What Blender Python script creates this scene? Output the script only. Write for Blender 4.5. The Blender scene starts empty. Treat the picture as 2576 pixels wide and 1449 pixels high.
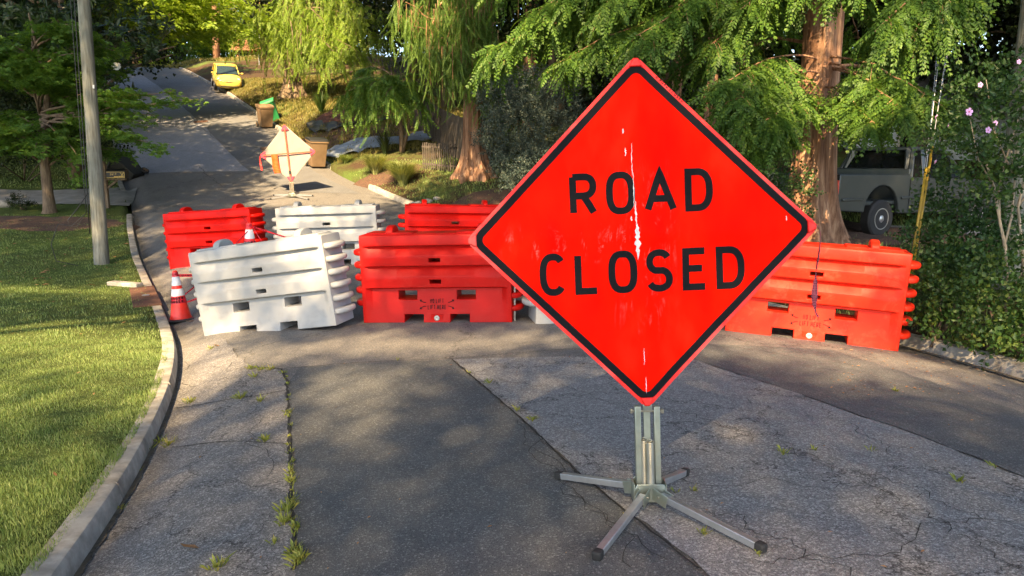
import bpy, math, random
import numpy as np
from mathutils import Vector, Matrix, Euler
RNG = np.random.RandomState(11)
random.seed(5)
rad = math.radians
SC = bpy.context.scene
COL = SC.collection

# ------------------------------------------------------------ camera
CAM_Z, PITCH, FPX = 1.6, math.atan(324.0/1860.0), 1860.0
cd = bpy.data.cameras.new("camera")
cd.lens = 26.0; cd.sensor_width = 36.0; cd.clip_start = 0.05; cd.clip_end = 1500
cam = bpy.data.objects.new("camera", cd); COL.objects.link(cam)
cam.location = (0, 0, CAM_Z); cam.rotation_euler = (rad(90)-PITCH, 0, 0)
SC.camera = cam
# ------------------------------------------------------------ light
SUN = np.array([-0.16, -1.0, 0.86]); SUN /= np.linalg.norm(SUN)
w = bpy.data.worlds.new("World"); SC.world = w; w.use_nodes = True
nt = w.node_tree; bg = nt.nodes["Background"]
sky = nt.nodes.new("ShaderNodeTexSky"); sky.sky_type = 'NISHITA'; sky.sun_disc = False
sky.sun_elevation = math.asin(SUN[2]); sky.sun_rotation = math.pi+0.16; sky.dust_density = 1.6; sky.ozone_density = 0.9
nt.links.new(sky.outputs[0], bg.inputs[0]); bg.inputs[1].default_value = 0.105
sd = bpy.data.lights.new("sun", 'SUN'); sd.energy = 5.0; sd.angle = rad(0.55); sd.color = (1.0, 0.72, 0.40)
so = bpy.data.objects.new("sun", sd); COL.objects.link(so)
so.rotation_euler = Vector(SUN).to_track_quat('Z', 'Y').to_euler(); so.location = (-10, -60, 60)
SC.view_settings.view_transform = 'Standard'; SC.view_settings.look = 'None'
SC.view_settings.exposure = 2.3; SC.view_settings.gamma = 1.0
SC.cycles.max_bounces = 6; SC.cycles.transparent_max_bounces = 4
SC.cycles.diffuse_bounces = 4; SC.cycles.glossy_bounces = 2; SC.cycles.transmission_bounces = 3

# ------------------------------------------------------------ helpers
def tag(o, label=None, cat=None, group=None, kind=None):
    if label: o["label"] = label
    if cat: o["category"] = cat
    if group: o["group"] = group
    if kind: o["kind"] = kind
    return o

def thing(name, label, cat, loc=(0, 0, 0), rot=None, group=None):
    o = bpy.data.objects.new(name, None); COL.objects.link(o)
    o.empty_display_size = 0.2
    o.location = loc
    if rot is not None:
        o.rotation_euler = rot
    return tag(o, label, cat, group)

def raw_mesh(name, V, F, mat, parent=None, smooth=False, mats=None, midx=None, link=True):
    """V (n,3); F (m,k) array of equal faces, or list of tuples."""
    me = bpy.data.meshes.new(name)
    V = np.asarray(V, dtype=np.float32)
    if isinstance(F, np.ndarray):
        m, k = F.shape
        me.vertices.add(len(V)); me.vertices.foreach_set("co", V.ravel())
        me.loops.add(m*k); me.loops.foreach_set("vertex_index", F.astype(np.int32).ravel())
        me.polygons.add(m)
        me.polygons.foreach_set("loop_start", np.arange(0, m*k, k, dtype=np.int32))
        me.polygons.foreach_set("loop_total", np.full(m, k, dtype=np.int32))
    else:
        me.from_pydata([tuple(map(float, v)) for v in V], [], [tuple(f) for f in F])
    for mm in (mats or [mat]):
        me.materials.append(mm)
    if midx is not None:
        me.polygons.foreach_set("material_index", np.asarray(midx, dtype=np.int32))
    me.polygons.foreach_set("use_smooth", np.full(len(me.polygons), bool(smooth)))
    me.update(calc_edges=True)
    o = bpy.data.objects.new(name, me)
    if link: COL.objects.link(o)
    if parent is not None: o.parent = parent
    return o

class G:
    def __init__(s): s.V = []; s.F = []; s.n = 0
    def add(s, V, F):
        s.V += [tuple(v) for v in V]; s.F += [tuple(i+s.n for i in f) for f in F]; s.n += len(V); return s
    def box(s, c, d, R=None, taper=1.0):
        hx, hy, hz = d[0]/2, d[1]/2, d[2]/2
        V = []
        for z in (-1, 1):
            k = taper if z > 0 else 1.0
            for x, y in ((-1, -1), (1, -1), (1, 1), (-1, 1)):
                V.append(Vector((x*hx*k, y*hy*k, z*hz)))
        if R is not None: V = [R @ v for v in V]
        V = [v+Vector(c) for v in V]
        return s.add(V, [(3, 2, 1, 0), (4, 5, 6, 7), (0, 1, 5, 4), (1, 2, 6, 5), (2, 3, 7, 6), (3, 0, 4, 7)])
    def beam(s, a, b, wx, wy=None, up=(0, 0, 1)):
        a = Vector(a); b = Vector(b); d = b-a; L = d.length; d.normalize()
        x = d.cross(Vector(up))
        if x.length < 1e-4: x = Vector((1, 0, 0))
        x.normalize(); y = x.cross(d)
        R = Matrix((x, d, y)).transposed()
        return s.box((a+b)/2, (wx, L, wy or wx), R)
    def tube(s, pts, r, n=8, caps=True):
        P = [Vector(p) for p in pts]
        if not hasattr(r, '__len__'): r = [r]*len(P)
        V = []; F = []
        pt = None
        for i, p in enumerate(P):
            t = (P[min(i+1, len(P)-1)]-P[max(i-1, 0)])
            if t.length < 1e-9: t = Vector((0, 0, 1))
            t.normalize()
            if pt is None:
                a = t.cross(Vector((0, 0, 1)))
                if a.length < 0.05: a = t.cross(Vector((0, 1, 0)))
            else:
                a = pt - t*pt.dot(t)
            a.normalize(); pt = a; b = t.cross(a)
            for k in range(n):
                an = 2*math.pi*k/n
                V.append(p+(a*math.cos(an)+b*math.sin(an))*r[i])
        for i in range(len(P)-1):
            for k in range(n):
                k2 = (k+1) % n
                F.append((i*n+k, i*n+k2, (i+1)*n+k2, (i+1)*n+k))
        if caps:
            F.append(tuple(range(n-1, -1, -1))); F.append(tuple(range((len(P)-1)*n, len(P)*n)))
        return s.add(V, F)
    def lathe(s, prof, n=24, M=None):
        V = []; F = []
        for (r, z) in prof:
            for k in range(n):
                a = 2*math.pi*k/n; V.append(Vector((r*math.cos(a), r*math.sin(a), z)))
        for i in range(len(prof)-1):
            for k in range(n):
                k2 = (k+1) % n; F.append((i*n+k, i*n+k2, (i+1)*n+k2, (i+1)*n+k))
        F.append(tuple(range(n-1, -1, -1))); F.append(tuple(range((len(prof)-1)*n, len(prof)*n)))
        if M is not None: V = [M @ v for v in V]
        return s.add(V, F)
    def prism(s, poly, lo, hi, axis='y', M=None):
        """poly of (a,b); axis y -> (a, t, b); z -> (a,b,t); x -> (t,a,b)"""
        def mk(a, b, t):
            return Vector((a, t, b)) if axis == 'y' else (Vector((a, b, t)) if axis == 'z' else Vector((t, a, b)))
        n = len(poly); V = [mk(a, b, lo) for a, b in poly]+[mk(a, b, hi) for a, b in poly]
        if M is not None: V = [M @ v for v in V]
        F = [tuple(range(n)), tuple(range(2*n-1, n-1, -1))]
        for i in range(n):
            j = (i+1) % n; F.append((j, i, n+i, n+j))
        return s.add(V, F)
    def build(s, name, mat, parent=None, smooth=False, bevel=0, seg=2, auto=None, off=None):
        V = s.V
        if off is not None: V = [tuple(Vector(v)-Vector(off)) for v in V]
        import bmesh
        o = raw_mesh(name, V, s.F, mat, parent, smooth)
        bm = bmesh.new(); bm.from_mesh(o.data); bmesh.ops.recalc_face_normals(bm, faces=bm.faces); bm.to_mesh(o.data); bm.free()
        if bevel:
            m = o.modifiers.new("bevel", 'BEVEL'); m.width = bevel; m.segments = seg; m.limit_method = 'ANGLE'; m.angle_limit = rad(35)
            m.harden_normals = False
            if smooth is False:
                o.data.polygons.foreach_set("use_smooth", [True]*len(o.data.polygons)); o.data.set_sharp_from_angle(angle=rad(40))
        elif auto:
            o.data.polygons.foreach_set("use_smooth", [True]*len(o.data.polygons)); o.data.set_sharp_from_angle(angle=rad(auto))
        return o

# ------------------------------------------------------------ terrain
def smooth_table(pts, lo, hi, sig):
    xs = np.arange(lo-30, hi+30, 0.1)
    px = [p[0] for p in pts]; py = [p[1] for p in pts]
    s0 = (py[1]-py[0])/(px[1]-px[0]); s1 = (py[-1]-py[-2])/(px[-1]-px[-2])
    y = np.interp(xs, px, py)
    y = np.where(xs < px[0], py[0]+s0*(xs-px[0]), y); y = np.where(xs > px[-1], py[-1]+s1*(xs-px[-1]), y)
    k = np.exp(-0.5*(np.arange(-60, 61)*0.1/sig)**2); k /= k.sum()
    ys = np.convolve(y, k, mode='same')
    return xs[70:-70], ys[70:-70]
PT = smooth_table([(-30, 2.0), (-12, .75), (-5, .4), (0, .12), (3.5, -.10), (6, -.24), (9, -.34), (12, -.37), (14, -.28), (18, .0), (22.5, .50),
                   (28, 1.5), (34, 2.8), (47, 5.7), (64, 9.1), (70, 10.0), (78, 10.3), (150, 10.6)], -30, 150, 1.0)
LT = smooth_table([(-12, 0.2), (0, -1.30), (3.32, -2.14), (4.0, -2.31), (4.63, -2.49), (5.67, -2.84), (6.71, -3.19), (8.17, -3.81), (9.25, -4.36), (10.5, -5.04), (12.57, -6.2), (15.2, -7.72), (18.7, -9.6), (21.9, -11.2),
                   (24.7, -12.9), (35.2, -18.5), (46, -24.6), (62, -33.5), (90, -49), (150, -82)], -30, 150, 0.6)
RT = smooth_table([(-12, 6.4), (0, 5.4), (4, 5.25), (7, 4.95), (8.5, 4.6), (13, 2.6), (18, -.5), (21.8, -3.1), (25.7, -5.8), (35.2, -10.9), (46, -17.0), (62, -26.3),
                   (75, -34), (90, -43), (150, -76)], -30, 150, 0.9)
def P_(y): return np.interp(y, *PT)
def L_(y): return np.interp(y, *LT)
def R_(y): return np.interp(y, *RT)
def sst(x): x = np.clip(x, 0, 1); return x*x*(3-2*x)
def road_z(x, y):
    l, r = L_(y), R_(y); t = np.clip((x-(l+r)/2)/((r-l)/2), -1, 1)
    cr = .22-.12*sst((y-14)/10.0)
    gut = .10*sst((np.abs(t)-.82)/.18)*np.where(t < 0, 1.0, .3)
    dip = 0.012*np.sin(x*1.3+y*.7)*np.sin(y*.9-x*.4)
    return P_(y)-cr*t*t-gut+dip
CURB = .13
def H(x, y):
    x = np.asarray(x, float); y = np.asarray(y, float)
    l, r = L_(y), R_(y)
    z = road_z(np.clip(x, l, r), y)
    sl = np.maximum(l-x, 0); sr = np.maximum(x-r, 0)
    wob = .03*np.sin(x*.9+1)*np.sin(y*.8)+.015*np.sin(x*2.3+y*1.7)
    zl = CURB*(sl > 0)+.018*np.minimum(sl, 8)+wob*sst(sl/1.5)
    zr = CURB*(sr > 0)+.50*sst(sr/2.4)+.35*sst((sr-3)/8)*sst((y-20)/10)+wob*sst(sr/1.5)
    return z+np.where(sl > 0, zl, 0)+np.where(sr > 0, zr, 0)
def h(x, y): return float(H(x, y))
CP, SP = math.cos(PITCH), math.sin(PITCH)
def ray(u, v):
    a = (u-1287.5)/FPX; b = (724-v)/FPX
    return np.array([a, CP+b*SP, -SP+b*CP])
def at(u, v, near=1.0):
    """where the sight line through photo point (u,v) meets the ground"""
    d = ray(u, v); t = np.arange(near, 140, .02)
    X = d[0]*t; Y = d[1]*t; Z = CAM_Z+d[2]*t
    below = Z < H(X, Y)
    i = int(np.argmax(below)) if below.any() else len(t)-1
    return Vector((X[i], Y[i], float(H(X[i], Y[i]))))
def pt(u, v, D):
    d = ray(u, v)*D
    return Vector((d[0], d[1], d[2]+CAM_Z))

# ------------------------------------------------------------ materials
def new_mat(name):
    m = bpy.data.materials.new(name); m.use_nodes = True
    n = m.node_tree; b = n.nodes["Principled BSDF"]; return m, n, b
def N(n, t, **kw):
    x = n.nodes.new(t)
    for k, v in kw.items(): setattr(x, k, v)
    return x
def coord(n, scale=1.0, obj=True, vec=None):
    tc = N(n, "ShaderNodeTexCoord"); mp = N(n, "ShaderNodeMapping")
    n.links.new(tc.outputs['Object' if obj else 'Generated'], mp.inputs[0])
    mp.inputs['Scale'].default_value = vec or (scale, scale, scale)
    return mp.outputs[0]
def noise(n, vec, sc, det=3, rough=.55, dist=0):
    x = N(n, "ShaderNodeTexNoise"); x.inputs['Scale'].default_value = sc; x.inputs['Detail'].default_value = det
    x.inputs['Roughness'].default_value = rough; x.inputs['Distortion'].default_value = dist
    n.links.new(vec, x.inputs['Vector']); return x
def ramp(n, fac, stops):
    r = N(n, "ShaderNodeValToRGB"); e = r.color_ramp.elements
    while len(e) < len(stops): e.new(.5)
    for i, (p, c) in enumerate(stops):
        e[i].position = p; e[i].color = (c[0], c[1], c[2], 1) if hasattr(c, '__len__') else (c, c, c, 1)
    n.links.new(fac, r.inputs[0]); return r.outputs[0]
def mix(n, fac, a, b, mode='MIX'):
    x = N(n, "ShaderNodeMix"); x.data_type = 'RGBA'; x.blend_type = mode
    for s, v in ((0, fac), (6, a), (7, b)):
        if hasattr(v, 'is_linked') or isinstance(v, bpy.types.NodeSocket): n.links.new(v, x.inputs[s])
        elif hasattr(v, '__len__'): x.inputs[s].default_value = (v[0], v[1], v[2], 1)
        else: x.inputs[s].default_value = v
    return x.outputs[2]
def bump(n, b, hgt, st=.3, dist=.01):
    x = N(n, "ShaderNodeBump"); x.inputs['Strength'].default_value = st; x.inputs['Distance'].default_value = dist
    n.links.new(hgt, x.inputs['Height']); n.links.new(x.outputs[0], b.inputs['Normal'])
def plain(name, col, rough=.6, metal=0, var=.12, vs=6, spec=.5, bmp=0, bs=60, dirt=None, dirt_amt=.3):
    m, n, b = new_mat(name); v = coord(n)
    a = noise(n, v, vs, 4)
    c = ramp(n, a.outputs[0], [(.3, [x*(1-var) for x in col]), (.7, [min(1, x*(1+var)) for x in col])])
    if dirt:
        d = noise(n, v, 3.1, 6, .65)
        f = ramp(n, d.outputs[0], [(.48, 0), (.75, dirt_amt)])
        c = mix(n, f, c, dirt)
    n.links.new(c, b.inputs['Base Color'])
    b.inputs['Roughness'].default_value = rough; b.inputs['Metallic'].default_value = metal
    b.inputs['Specular IOR Level'].default_value = spec
    if bmp:
        k = noise(n, v, bs, 4); bump(n, b, k.outputs[0], bmp, .005)
    return m

def asphalt(name, base, light, speck=.5, scale=140, crack=0, tint=(1, 1, 1), wear=.25):
    m, n, b = new_mat(name); v = coord(n)
    big = noise(n, v, .45, 5, .6, .6)
    mid = noise(n, v, 5, 4)
    vor = N(n, "ShaderNodeTexVoronoi"); vor.inputs['Scale'].default_value = scale; n.links.new(v, vor.inputs['Vector'])
    rgb = N(n, "ShaderNodeSeparateColor"); n.links.new(vor.outputs['Color'], rgb.inputs[0])
    fine = noise(n, v, scale*1.6, 2)
    c = ramp(n, big.outputs[0], [(.3, [x*(1-wear) for x in base]), (.72, [x*(1+wear) for x in base])])
    c = mix(n, .35, c, ramp(n, mid.outputs[0], [(.3, [x*.7 for x in base]), (.7, [x*1.3 for x in base])]))
    f = ramp(n, rgb.outputs[0], [(1-speck, 0), (min(1, 1-speck+.3), .62)])
    c = mix(n, f, c, [light[i]*tint[i] for i in range(3)])
    c = mix(n, ramp(n, fine.outputs[0], [(.38, .75), (.52, 0)]), c, [x*.28 for x in base])
    hgt = vor.outputs['Distance']
    if crack:
        dis = noise(n, v, 2.2, 5, .7); off = N(n, "ShaderNodeVectorMath", operation='MULTIPLY_ADD')
        n.links.new(dis.outputs['Color'], off.inputs[0]); off.inputs[1].default_value = (.9, .9, .9); n.links.new(v, off.inputs[2])
        def edge(sc, wd, amt, c):
            vc = N(n, "ShaderNodeTexVoronoi", feature='DISTANCE_TO_EDGE'); vc.inputs['Scale'].default_value = sc
            n.links.new(off.outputs[0], vc.inputs['Vector'])
            return mix(n, ramp(n, vc.outputs['Distance'], [(0, amt), (wd, 0)]), c, [x*.10 for x in base])
        # cracks come and go over the surface
        c2 = edge(crack, .012*crack, .9, c); c3 = edge(crack*3.1, .0065*crack*3.1, .5, c2)
        msk = noise(n, v, .7, 2); c = mix(n, ramp(n, msk.outputs[0], [(.42, 0), (.55, 1)]), c2, c3)
    n.links.new(c, b.inputs['Base Color']); b.inputs['Roughness'].default_value = .86
    b.inputs['Specular IOR Level'].default_value = .3
    bump(n, b, hgt, .5, .006)
    return m

def leaf_mat(name, c1, c2, trans=.45, gloss=.0, rough=.5, var_scale=.9, hi=None):
    m = bpy.data.materials.new(name); m.use_nodes = True; n = m.node_tree
    n.nodes.remove(n.nodes["Principled BSDF"]); out = n.nodes["Material Output"]
    g = N(n, "ShaderNodeNewGeometry"); v = coord(n)
    a = noise(n, v, var_scale, 3)
    c = ramp(n, a.outputs[0], [(.35, c1), (.65, c2)])
    r = ramp(n, g.outputs['Random Per Island'], [(0, [x*.62 for x in c1]), (.6, c2), (1, hi or [min(1, x*1.25) for x in c2])])
    c = mix(n, .5, c, r)
    b = N(n, "ShaderNodeBsdfPrincipled"); n.links.new(c, b.inputs['Base Color']); b.inputs['Roughness'].default_value = rough
    b.inputs['Specular IOR Level'].default_value = .35+gloss
    t = N(n, "ShaderNodeBsdfTranslucent"); n.links.new(mix(n, 1.0, c, (1.25, 1.15, .45), 'MULTIPLY'), t.inputs[0])
    s = N(n, "ShaderNodeMixShader"); s.inputs[0].default_value = trans
    n.links.new(b.outputs[0], s.inputs[1]); n.links.new(t.outputs[0], s.inputs[2]); n.links.new(s.outputs[0], out.inputs[0])
    return m

def bark_mat(name, c1, c2, c3, sx=14, sz=1.3, b_=.8):
    m, n, b = new_mat(name); v = coord(n, vec=(sx, sx, sz))
    a = noise(n, v, 1.0, 6, .65, .3); f = noise(n, coord(n), 2.2, 4)
    c = ramp(n, a.outputs[0], [(.3, c1), (.5, c2), (.72, c3)])
    c = mix(n, ramp(n, f.outputs[0], [(.4, 0), (.7, .5)]), c, [x*.55 for x in c2])
    n.links.new(c, b.inputs['Base Color']); b.inputs['Roughness'].default_value = .9; b.inputs['Specular IOR Level'].default_value = .2
    bump(n, b, a.outputs[0], b_, .03); return m

def ground_mat():
    m, n, b = new_mat("lawn and earth"); v = coord(n)
    a = noise(n, v, .35, 5, .6); f = noise(n, v, 26, 5, .7); q = noise(n, v, 3, 4)
    g = ramp(n, f.outputs[0], [(.3, (.035, .060, .014)), (.55, (.10, .15, .035)), (.75, (.20, .23, .08))])
    dirt = ramp(n, f.outputs[0], [(.3, (.03, .020, .012)), (.6, (.085, .056, .034)), (.8, (.17, .12, .07))])
    sx = N(n, "ShaderNodeSeparateXYZ"); tc = N(n, "ShaderNodeTexCoord"); n.links.new(tc.outputs['Object'], sx.inputs[0])
    mm = N(n, "ShaderNodeMath", operation='MULTIPLY_ADD'); n.links.new(sx.outputs[1], mm.inputs[0]); mm.inputs[1].default_value = .62; n.links.new(sx.outputs[0], mm.inputs[2])
    # right-hand bank (x + .62y large) is dry earth and leaf litter, the lawn side is grass
    side = ramp(n, N(n, "ShaderNodeMapRange").outputs[0], [(0, 0), (1, 1)])
    mr = side.node.inputs[0].links[0].from_node; n.links.new(mm.outputs[0], mr.inputs[0]); mr.inputs[1].default_value = 6.5; mr.inputs[2].default_value = 9.0
    p = ramp(n, a.outputs[0], [(.36, 0), (.52, 1)])
    amt = mix(n, side, mix(n, 1.0, p, (.28, .28, .28), 'MULTIPLY'), mix(n, 1.0, p, (1, 1, 1), 'MULTIPLY'))
    bw = N(n, "ShaderNodeRGBToBW"); n.links.new(amt, bw.inputs[0])
    c = mix(n, bw.outputs[0], g, dirt)
    n.links.new(c, b.inputs['Base Color']); b.inputs['Roughness'].default_value = .95; b.inputs['Specular IOR Level'].default_value = .1
    bump(n, b, f.outputs[0], 1.0, .04); return m

M = {}
M['ground'] = ground_mat()
M['road'] = asphalt("worn brown-grey asphalt", (.148, .143, .137), (.40, .37, .33), .30, 120, crack=.30, wear=.22)
M['strip_l'] = asphalt("coarse aggregate strip", (.168, .160, .154), (.44, .42, .40), .42, 95, crack=.35, wear=.2)
M['strip_d'] = asphalt("dark asphalt patch", (.100, .104, .105), (.31, .31, .30), .24, 120, wear=.25)
M['strip_m'] = asphalt("light cracked asphalt", (.20, .196, .194), (.46, .45, .44), .45, 100, crack=.9, wear=.2)
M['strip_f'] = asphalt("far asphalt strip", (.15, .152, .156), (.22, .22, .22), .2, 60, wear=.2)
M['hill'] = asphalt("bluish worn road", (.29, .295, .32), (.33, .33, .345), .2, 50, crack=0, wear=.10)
M['conc'] = plain("kerb concrete", (.34, .32, .28), .9, var=.25, vs=9, bmp=.5, bs=70, dirt=(.10, .085, .065), dirt_amt=.8, spec=.2)
M['conc2'] = plain("driveway concrete", (.27, .26, .24), .9, var=.2, vs=3, bmp=.3, bs=50, dirt=(.12, .1, .08), dirt_amt=.5, spec=.2)
M['seam'] = plain("black seam dirt", (.022, .020, .017), .95, var=.4, vs=30)
M['rust'] = plain("rusty iron", (.11, .055, .035), .8, var=.3, vs=14, bmp=.4, spec=.3)
M['mulch'] = plain("wood mulch", (.085, .046, .028), .95, var=.65, vs=30, bmp=1.0, bs=40, dirt=(.05, .03, .02), dirt_amt=.8)
M['black'] = plain("black plastic", (.012, .012, .013), .5, var=.2)
M['rubber'] = plain("black rubber", (.018, .018, .018), .75, var=.2)
M['galv'] = plain("galvanised tube", (.42, .43, .44), .42, .7, var=.12, vs=25, dirt=(.25, .22, .18), dirt_amt=.4)
M['zinc'] = plain("yellow zinc plated steel", (.36, .40, .34), .34, .75, var=.22, vs=9, dirt=(.45, .38, .22), dirt_amt=.6)
M['steel'] = plain("spring steel", (.45, .42, .33), .35, .9, var=.1)
M['wood_pole'] = bark_mat("weathered pole wood", (.09, .088, .068), (.20, .20, .165), (.32, .32, .275), 30, 1.6, .6)
M['bark_red'] = bark_mat("red fibrous bark", (.07, .032, .02), (.30, .16, .095), (.62, .40, .25), 13, .9, 1.0)
M['bark_grey'] = bark_mat("brown grey bark", (.07, .05, .035), (.17, .125, .085), (.29, .22, .15), 18, 3, .7)
M['bark_pale'] = bark_mat("pale stem bark", (.2, .16, .11), (.36, .3, .22), (.5, .44, .34), 30, 6, .3)
M['leaf_conifer'] = leaf_mat("feathery green needles", (.046, .110, .020), (.090, .185, .027), .42, hi=(.19, .29, .034))
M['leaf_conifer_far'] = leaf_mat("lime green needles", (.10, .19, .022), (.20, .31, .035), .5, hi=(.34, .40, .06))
M['leaf_conifer_weep'] = leaf_mat("weeping green needles", (.055, .125, .030), (.12, .22, .036), .45, hi=(.24, .33, .05))
M['leaf_maple'] = leaf_mat("maple leaves", (.065, .16, .030), (.125, .245, .036), .45, hi=(.24, .34, .045))
M['leaf_maple_hi'] = leaf_mat("bright maple leaves", (.14, .26, .024), (.25, .37, .034), .5, hi=(.40, .46, .06))
M['leaf_magnolia'] = leaf_mat("glossy dark leaves", (.012, .032, .011), (.024, .054, .016), .12, .15, .42, hi=(.07, .13, .03))
M['leaf_shrub'] = leaf_mat("shrub leaves", (.018, .055, .016), (.040, .098, .020), .32, .1, hi=(.10, .16, .03))
M['leaf_low'] = leaf_mat("low shrub leaves", (.024, .068, .015), (.055, .118, .019), .32, .1, hi=(.17, .20, .03))
M['leaf_blue'] = leaf_mat("blue green needles", (.025, .045, .040), (.055, .085, .072), .12, hi=(.16, .17, .12))
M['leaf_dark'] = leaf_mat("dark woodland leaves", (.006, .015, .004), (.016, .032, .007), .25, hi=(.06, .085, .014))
M['leaf_shade_crown'] = leaf_mat("shade crown leaves", (.03, .07, .015), (.06, .11, .02), .25)  # foliage of the added, unseen shade trees
M['blade'] = leaf_mat("lawn blades", (.125, .20, .055), (.22, .30, .085), .35, hi=(.42, .43, .20))
M['blade2'] = leaf_mat("dry bank grass", (.12, .14, .03), (.24, .21, .06), .4, hi=(.42, .35, .14))
M['fountain'] = leaf_mat("fountain grass blades", (.16, .22, .06), (.30, .34, .13), .4, hi=(.5, .5, .28))
M['dry'] = leaf_mat("dry fallen leaves", (.22, .10, .04), (.34, .18, .08), .2, hi=(.5, .34, .18))
# ------------------------------------------------------------ foliage kit
def unit(v): return v/np.maximum(np.linalg.norm(v, axis=-1, keepdims=True), 1e-9)
def frames(X, up=None, roll=None):
    """rotation matrices (N,3,3) whose columns are x (along X), y, z"""
    X = unit(X); n = len(X)
    up = np.tile([0, 0, 1.0], (n, 1)) if up is None else up
    Y = np.cross(up, X); bad = np.linalg.norm(Y, axis=1) < .05; Y[bad] = [1, 0, 0]; Y = unit(Y); Z = np.cross(X, Y)
    if roll is not None:
        c, s = np.cos(roll)[:, None], np.sin(roll)[:, None]; Y, Z = Y*c+Z*s, Z*c-Y*s
    return np.stack([X, Y, Z], axis=2)
def scatter(T, pos, R, sc):
    TV, TF = T; n = len(TV); k = len(pos)
    V = np.einsum('kij,nj->kni', R*np.asarray(sc).reshape(-1, 1, 1), TV)+pos[:, None, :]
    F = TF[None, :, :]+(np.arange(k)*n)[:, None, None]
    return V.reshape(-1, 3), F.reshape(-1, 4)
def leaf_quad(base, d, side, up, L, W, fold=0.0, droop=0.0, mid=.5):
    """kite leaf of one quad"""
    b = np.array(base, float); d = np.array(d, float); side = np.array(side, float); up = np.array(up, float)
    return [b, b+d*L*mid+side*W/2+up*fold, b+d*L-up*droop, b+d*L*mid-side*W/2+up*fold]
def t_spray(L=.5, n=13, ll=.13, lw=.040, droop=.25, seed=1):
    r = np.random.RandomState(seed); V = []; F = []
    def ad(q): i = len(V); V.extend(q); F.append((i, i+1, i+2, i+3))
    for i in range(n):
        t = (i+.6)/n; x = L*t; z = -droop*L*t*t
        l = ll*(1-.55*t)*(.6+.4*min(1, t*5))*r.uniform(.75, 1.15)
        for s in (-1, 1):
            a = rad(58-22*t+r.uniform(-13, 13)); d = np.array([math.cos(a), s*math.sin(a), -.28+r.uniform(-.12, .06)])
            d /= np.linalg.norm(d); sd = np.array([-d[1], d[0], 0.0]); sd /= np.linalg.norm(sd)
            ad(leaf_quad((x, 0, z), d, sd, (0, 0, 1), l, lw, 0, .008, .55))
    ad(leaf_quad((L*.96, 0, -droop*L*.92), (.9, 0, -.43), (0, 1, 0), (0, 0, 1), ll*.6, lw))
    for j in range(2):
        x0, x1 = L*j/2, L*(j+1)/2; z0, z1 = -droop*L*(j/2)**2, -droop*L*((j+1)/2)**2
        ad([np.array([x0, -.003, z0]), np.array([x1, -.002, z1]), np.array([x1, .002, z1]), np.array([x0, .003, z0])])
    return np.array(V), np.array(F)
def t_maple(n=9, R=.22, s=.11, seed=2):
    r = np.random.RandomState(seed); V = []; F = []
    def ad(q): i = len(V); V.extend(q); F.append((i, i+1, i+2, i+3))
    for i in range(n):
        a = r.uniform(0, 6.28); q = R*math.sqrt(r.uniform(.03, 1)); c = np.array([q*math.cos(a)+R*.6, q*math.sin(a)*.8, r.normal(0, .025)-.15*q])
        yaw = a*.5+r.uniform(-.9, .9); tl = r.uniform(-.5, .1); S = s*r.uniform(.75, 1.2)
        e1 = np.array([math.cos(yaw), math.sin(yaw), tl]); e1 /= np.linalg.norm(e1)
        e2 = np.array([-math.sin(yaw), math.cos(yaw), r.uniform(-.3, .3)]); e2 /= np.linalg.norm(e2); nn = np.cross(e1, e2)
        for an, l, w_ in ((0, 1.0, .42), (48, .85, .36), (-48, .85, .36), (100, .5, .28), (-100, .5, .28)):
            d = e1*math.cos(rad(an))+e2*math.sin(rad(an)); sd = -e1*math.sin(rad(an))+e2*math.cos(rad(an))
            ad(leaf_quad(c, d, sd, nn, S*l, S*w_, .006, .01, .5))
    return np.array(V), np.array(F)
def t_whorl(n=8, L=.19, W=.068, seed=3):
    r = np.random.RandomState(seed); V = []; F = []
    for i in range(n):
        a = 6.283*i/n+r.uniform(-.25, .25); el = r.uniform(-.1, .75)
        d = np.array([math.cos(a)*math.cos(el), math.sin(a)*math.cos(el), math.sin(el)]); sd = np.array([-math.sin(a), math.cos(a), r.uniform(-.2, .2)])
        u = np.cross(d, sd); l = L*r.uniform(.75, 1.15); b = d*.02
        m1, m2 = b+d*l*.35, b+d*l*.7-u*.006; tip = b+d*l-u*.02; i0 = len(V); f = u*.008
        V += [b, m1+sd*W/2+f, m2+sd*W*.42+f, tip, m2-sd*W*.42+f, m1-sd*W/2+f, m1, m2]
        F += [(i0, i0+1, i0+6, i0+5)] if False else []
        F += [(i0, i0+1, i0+2, i0+7), (i0+7, i0+2, i0+3, i0+4), (i0, i0+7, i0+4, i0+5)]
    return np.array(V), np.array(F)
def t_twig(n=12, L=.34, s=.085, w_=.6, seed=4, spread=1.0):
    r = np.random.RandomState(seed); V = []; F = []
    def ad(q): i = len(V); V.extend(q); F.append((i, i+1, i+2, i+3))
    for i in range(n):
        t = (i+.5)/n; a = 2.4*i; p = np.array([L*t, 0, 0]); el = r.uniform(.2, .9)
        d = np.array([.55, math.cos(a)*spread, math.sin(a)*spread]); d /= np.linalg.norm(d)
        sd = np.cross(d, [r.uniform(-.3, .3), r.uniform(-.3, .3), 1.0]); sd /= np.linalg.norm(sd)
        ad(leaf_quad(p+d*.01, d, sd, np.cross(d, sd), s*r.uniform(.7, 1.2)*(1.1-.5*t), s*w_, .004, .006, .42))
    ad([np.array([0, -.0022, 0]), np.array([L, -.001, 0]), np.array([L, .001, 0]), np.array([0, .0022, 0])])
    return np.array(V), np.array(F)
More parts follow.
